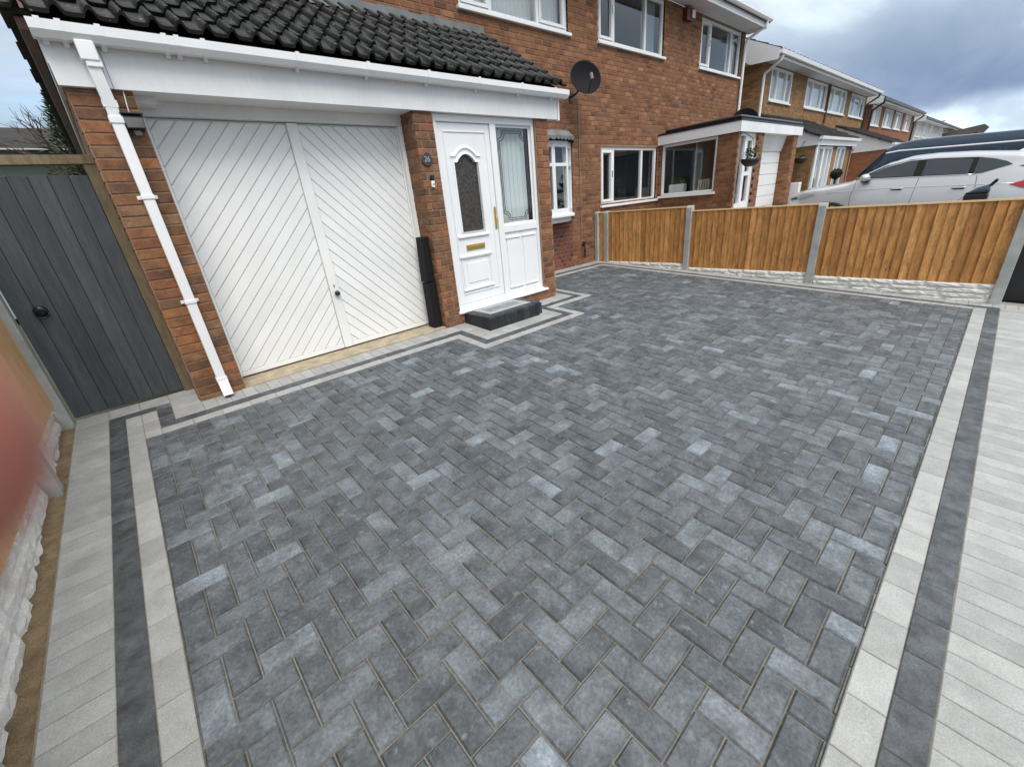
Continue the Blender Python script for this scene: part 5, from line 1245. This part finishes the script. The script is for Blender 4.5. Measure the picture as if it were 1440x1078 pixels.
def suv_details(t, patch, line, hw):
    for sd_ in (-1,1):
        patch(([(1.20,1.255),(1.72,1.275),(2.92,1.30)], [(1.20,1.26),(1.62,1.50),(2.0,1.60),(2.92,1.575)]), rubber, 'window_surround', .004, sd_)
        patch(([(1.30,1.282),(1.72,1.295),(2.10,1.30)], [(1.30,1.29),(1.64,1.475),(1.98,1.572),(2.10,1.576)]), glassC, 'window', .009, sd_)
        patch(([(2.22,1.305),(2.85,1.31)], [(2.22,1.578),(2.5,1.575),(2.80,1.555),(2.85,1.54)]), glassC, 'window', .009, sd_)
        patch(([(2.92,1.30),(3.05,1.325),(3.36,1.44)], [(2.92,1.575),(3.1,1.545),(3.28,1.49),(3.36,1.442)]), glassC, 'quarter_window', .008, sd_)
        line([(1.23,1.20),(1.20,.95),(1.28,.45)], .004, rubber, 'door_seam', -.001, sd_); line([(2.20,1.28),(2.18,.8),(2.18,.42)], .004, rubber, 'door_seam', -.001, sd_)
        line([(2.98,1.28),(3.02,1.05),(2.85,.85),(2.78,.62)], .004, rubber, 'door_seam', -.001, sd_); line([(1.24,1.265),(2.2,1.285),(2.95,1.30)], .008, chrome, 'window_trim', .004, sd_)
        line([(.75,1.02),(1.8,1.10),(3.6,1.14)], .010, silver, 'body_crease', -.004, sd_)
        for s in (1.97,2.85): line([(s-.14,1.085),(s+.05,1.09)], .014, silver, 'door_handle', .02, sd_)
        for s in (1.97,2.85): patch(([(s-.12,1.055),(s+.03,1.055)], [(s-.12,1.10),(s+.03,1.105)]), rubber, 'handle_recess', .002, sd_, 3)
        patch(([(.02,.84),(.28,.88),(.55,.985)], [(.02,.93),(.30,1.02),(.55,.995)]), mat('headlight_glass', (.25,.27,.29), .1, coat=1), 'headlight', .008, sd_)
        patch(([(.05,.875),(.2,.90)], [(.05,.91),(.2,.945)]), black, 'headlight_lens', .012, sd_, 4)
        patch(([(3.42,1.12),(3.6,1.06),(4.1,1.05)], [(3.42,1.125),(3.62,1.20),(4.1,1.24)]), redL, 'tail_lamp', .008, sd_)
        patch(([(3.45,1.41),(3.8,1.34)], [(3.45,1.415),(3.8,1.47)]), glassC, 'rear_quarter_glass', .008, sd_, 4)
        patch(([(.9,.34),(3.0,.34)], [(.9,.42),(3.0,.42)]), black, 'side_cladding', .010, sd_)
        mb = MB(); mb.lathe([(.005,-.12),(.06,-.10),(.085,-.02),(.085,.05),(.05,.10),(.005,.11)], 14, (sd_*(hw(1.35,1.25)+.13), -1.38, 1.30), 'x'); mb.v = [(v[0], v[1], 1.30+(v[2]-1.30)*.85) for v in mb.v]
        mb.build('wing_mirror', silver, t, smooth=True); MB().box(sd_*(hw(1.35,1.25)-.01) if sd_ > 0 else sd_*(hw(1.35,1.25)+.16), sd_*(hw(1.35,1.25)+.16) if sd_ > 0 else sd_*(hw(1.35,1.25)-.01), -1.46,-1.33,1.215,1.255).build('mirror_stalk', black, t, bevel=.01)
        line([(2.0,1.665),(3.0,1.66)], .010, black, 'roof_rail', -.05, sd_) if False else None
    MB().hexa([(-.03,-3.35,1.64),(.03,-3.35,1.64),(.03,-3.56,1.62),(-.03,-3.56,1.62)], [(-.006,-3.47,1.72),(.006,-3.47,1.72),(.006,-3.54,1.72),(-.006,-3.54,1.72)]).build('roof_fin', white, t)
    # windscreen and rear screen
    def screen(s0, z0, s1, z1, w0, w1, nm):
        b = MB(); b.add([(-w0,-s0,z0),(w0,-s0,z0),(w1,-s1,z1),(-w1,-s1,z1)], [(0,1,2,3)]); o = b.build(nm, glassC, t, recalc=False); sm = o.modifiers.new('so','SOLIDIFY'); sm.thickness = .004
    screen(1.10,1.225,1.78,1.60,.66,.56,'windscreen'); screen(4.12,1.33,3.80,1.60,.55,.52,'rear_window')
suv = dict(len=4.45, hw=.93, tumble=.40, wheels=(.90,3.45), wr=.36, wz=.37, crown=.035,
    top=[(0,.74),(.03,.90),(.10,1.0),(.30,1.075),(.8,1.15),(1.1,1.21),(1.35,1.37),(1.65,1.54),(1.95,1.63),(2.3,1.655),(2.8,1.65),(3.4,1.61),(3.85,1.55),(4.05,1.40),(4.25,1.22),(4.40,1.05),(4.45,.75)],
    belt=[(0,.9),(.8,1.06),(1.1,1.20),(2.0,1.27),(3.0,1.30),(3.6,1.32),(4.45,1.2)],
    plan=[(0,.70),(.08,.82),(.25,.91),(.6,.975),(1.2,1.0),(3.4,1.0),(4.0,.96),(4.3,.90),(4.45,.82)],
    low=[(0,.32),(.2,.22),(.6,.22),(4.0,.22),(4.3,.34),(4.45,.45)])
carX = 11.3+.93
car = build_vehicle('parked_car', 'silver estate-style SUV parked nose in towards the porches behind the fence', 'car', (carX,-.88,-.105), math.atan(.062), suv, silver, suv_details)
def van_details(t, patch, line, hw):
    for sd_ in (-1,1):
        patch(([(.75,1.42),(1.95,1.36)], [(.75,1.46),(1.2,1.90),(1.95,1.90)]), glassC, 'window', .006, sd_)
        line([(1.02,2.02),(1.3,2.06),(5.9,2.08)], .022, white, 'roof_stripe', .012, sd_)
        line([(2.02,2.0),(2.05,1.2),(2.02,.5)], .006, rubber, 'door_seam', -.001, sd_); line([(3.3,2.0),(3.3,.5)], .006, rubber, 'door_seam', -.001, sd_)
        line([(2.05,1.35),(5.8,1.35)], .018, vanM, 'body_rib', .0, sd_); line([(2.05,1.85),(5.8,1.85)], .018, vanM, 'body_rib', .0, sd_)
        MB().box(min(sd_*1.03,sd_*1.22),max(sd_*1.03,sd_*1.22),-1.32,-1.18,1.30,1.62).build('wing_mirror', black, t, bevel=.03)
        patch(([(2.15,1.46),(3.2,1.46)], [(2.15,1.97),(3.2,1.97)]), glassC, 'side_window', .012, sd_)
        patch(([(3.4,1.46),(5.7,1.46)], [(3.4,1.97),(5.7,1.97)]), glassC, 'side_window', .012, sd_)
        patch(([(.05,.85),(.5,.98)], [(.05,1.0),(.5,1.22)]), chrome, 'headlight', .01, sd_)
    b = MB(); b.add([(-.84,-.50,1.44),(.84,-.50,1.44),(.76,-1.02,2.10),(-.76,-1.02,2.10)], [(0,1,2,3)]); o = b.build('windscreen', glassC, t, recalc=False); sm = o.modifiers.new('so','SOLIDIFY'); sm.thickness = .03
vanS = dict(len=5.9, hw=1.0, tumble=.07, wheels=(1.0,4.6), wr=.35, wz=.35, crown=.015,
    top=[(0,.9),(.05,1.05),(.25,1.2),(.5,1.40),(.9,1.92),(1.1,2.2),(1.3,2.27),(1.6,2.31),(2.2,2.32),(5.7,2.32),(5.9,2.2)],
    belt=[(0,1.0),(.7,1.2),(1.2,1.35),(5.9,1.35)], plan=[(0,.80),(.1,.9),(.5,.97),(1.0,1.0),(5.7,1.0),(5.9,.96)], low=[(0,.35),(.4,.28),(5.5,.28),(5.9,.4)])
van = build_vehicle('parked_van', 'tall dark blue panel van with pale roof stripe parked behind the silver car', 'van', (16.5+1.0,-.62,-.35), math.atan(.045), vanS, vanM, van_details)
# white ladder rack tips on the van roof
# dark bag hung over the fence side of the car wheel
bn = thing('wheelie_bin', 'dark blue and black bin top poking above the fence in front of the silver car', 'bin', (9.6,-4.06,-.28))
MB().hexa([(-.2,-.12,.05),(.2,-.12,.05),(.2,.12,.05),(-.2,.12,.05)], [(-.18,-.14,1.06),(.18,-.14,1.06),(.18,.12,1.06),(-.18,.12,1.06)]).build('bin_body', black, bn, bevel=.02)
MB().hexa([(-.19,-.15,1.065),(.19,-.15,1.065),(.19,.13,1.065),(-.19,.13,1.065)], [(-.17,-.13,1.19),(.17,-.13,1.19),(.17,-.0,1.15),(-.17,-.0,1.15)]).build('bin_lid', vanM, bn, bevel=.025)
MB().tube([(-.16,-.13,1.16),(-.16,-.17,1.22),(.16,-.17,1.22),(.16,-.13,1.16)], .022, 8).build('bin_handle', rubber, bn)
for sx_ in (-.22,.22): MB().lathe([(.01,-.03),(.1,-.03),(.1,.03),(.01,.03)], 16, (sx_,-.12,.1), 'x').build('wheel', rubber, bn)
pbx = thing('brown_bin_store', 'dark brown slatted timber box beyond the last concrete fence post', 'bin store', (7.6,-4.75,-.3))
for k in range(6): MB().box(-.45+k*.16,-.45+k*.16+.12,-.30,-.27,0,.95).build('slat', brown, pbx)
MB().box(-.5,.55,-.27,-.24,.1,.18).box(-.5,.55,-.27,-.24,.75,.83).box(-.5,.55,-.24,.25,0,.9).build('box_frame', black, pbx)

# ================================================================== FINGER CLOSE TO THE LENS
def cam_to_world(x, y, z): return CAM+rt2*x+up2*y+fw*z
fg = thing('finger', 'blurred pink fingertip of the photographer close to the lens at the left edge', 'finger', tuple(cam_to_world(-.045,-.006,.022)))
def px_dir(px, py, dep): return cam_to_world((px-720)/FPX*dep, (539-py)/FPX*dep, dep)
def finger():
    tip = px_dir(-292, 672, .012); back = px_dir(-1900, 900, .018)
    ax = (back-tip).normalized(); u = ax.cross(up2).normalized(); v = ax.cross(u).normalized()
    b = MB(); n_ = 24; FK = .74; prof = [(h*FK, r*FK) for h, r in [(-.0072,.0004),(-.0066,.003),(-.005,.0052),(-.0025,.0067),(.001,.0075),(.006,.0079),(.014,.0080),(.020,.0078),(.024,.0084),(.030,.0086),(.044,.0088),(.055,.0095)]]
    vs_ = []
    for h, r_ in prof:
        for k in range(n_):
            a = 2*math.pi*k/n_; vs_.append(tuple(tip+ax*h+u*(r_*math.cos(a)*.92)+v*(r_*math.sin(a))))
    fs = [(i*n_+k, i*n_+(k+1) % n_, (i+1)*n_+(k+1) % n_, (i+1)*n_+k) for i in range(len(prof)-1) for k in range(n_)]+[tuple(range(n_)), tuple(range((len(prof)-1)*n_, len(prof)*n_))]
    b.add(vs_, fs); inv = Matrix.Translation(-Vector(fg.location))
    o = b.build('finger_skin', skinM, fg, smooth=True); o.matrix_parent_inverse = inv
    nb = MB(); 
    for i in range(7):
        for k in range(7):
            h = (-.004+.012*i/6)*FK; a = -math.pi/2+(-.75+1.5*k/6)*(1-.1*abs(i-3)/3); r_ = FK*(.0082 if h > 0 else .0079*math.sqrt(max(.25,1-(h/FK/.0078)**2))+.0002)
            nb.v.append(tuple(tip+ax*h+u*(r_*math.cos(a+math.pi)*.92)+v*(r_*math.sin(a+math.pi))))
    nb.f = [(i*7+k, i*7+k+1, (i+1)*7+k+1, (i+1)*7+k) for i in range(6) for k in range(6)]
    o = nb.build('finger_nail', nailM, fg, smooth=True, recalc=False); o.matrix_parent_inverse = inv
finger()
bpy.context.view_layer.update()
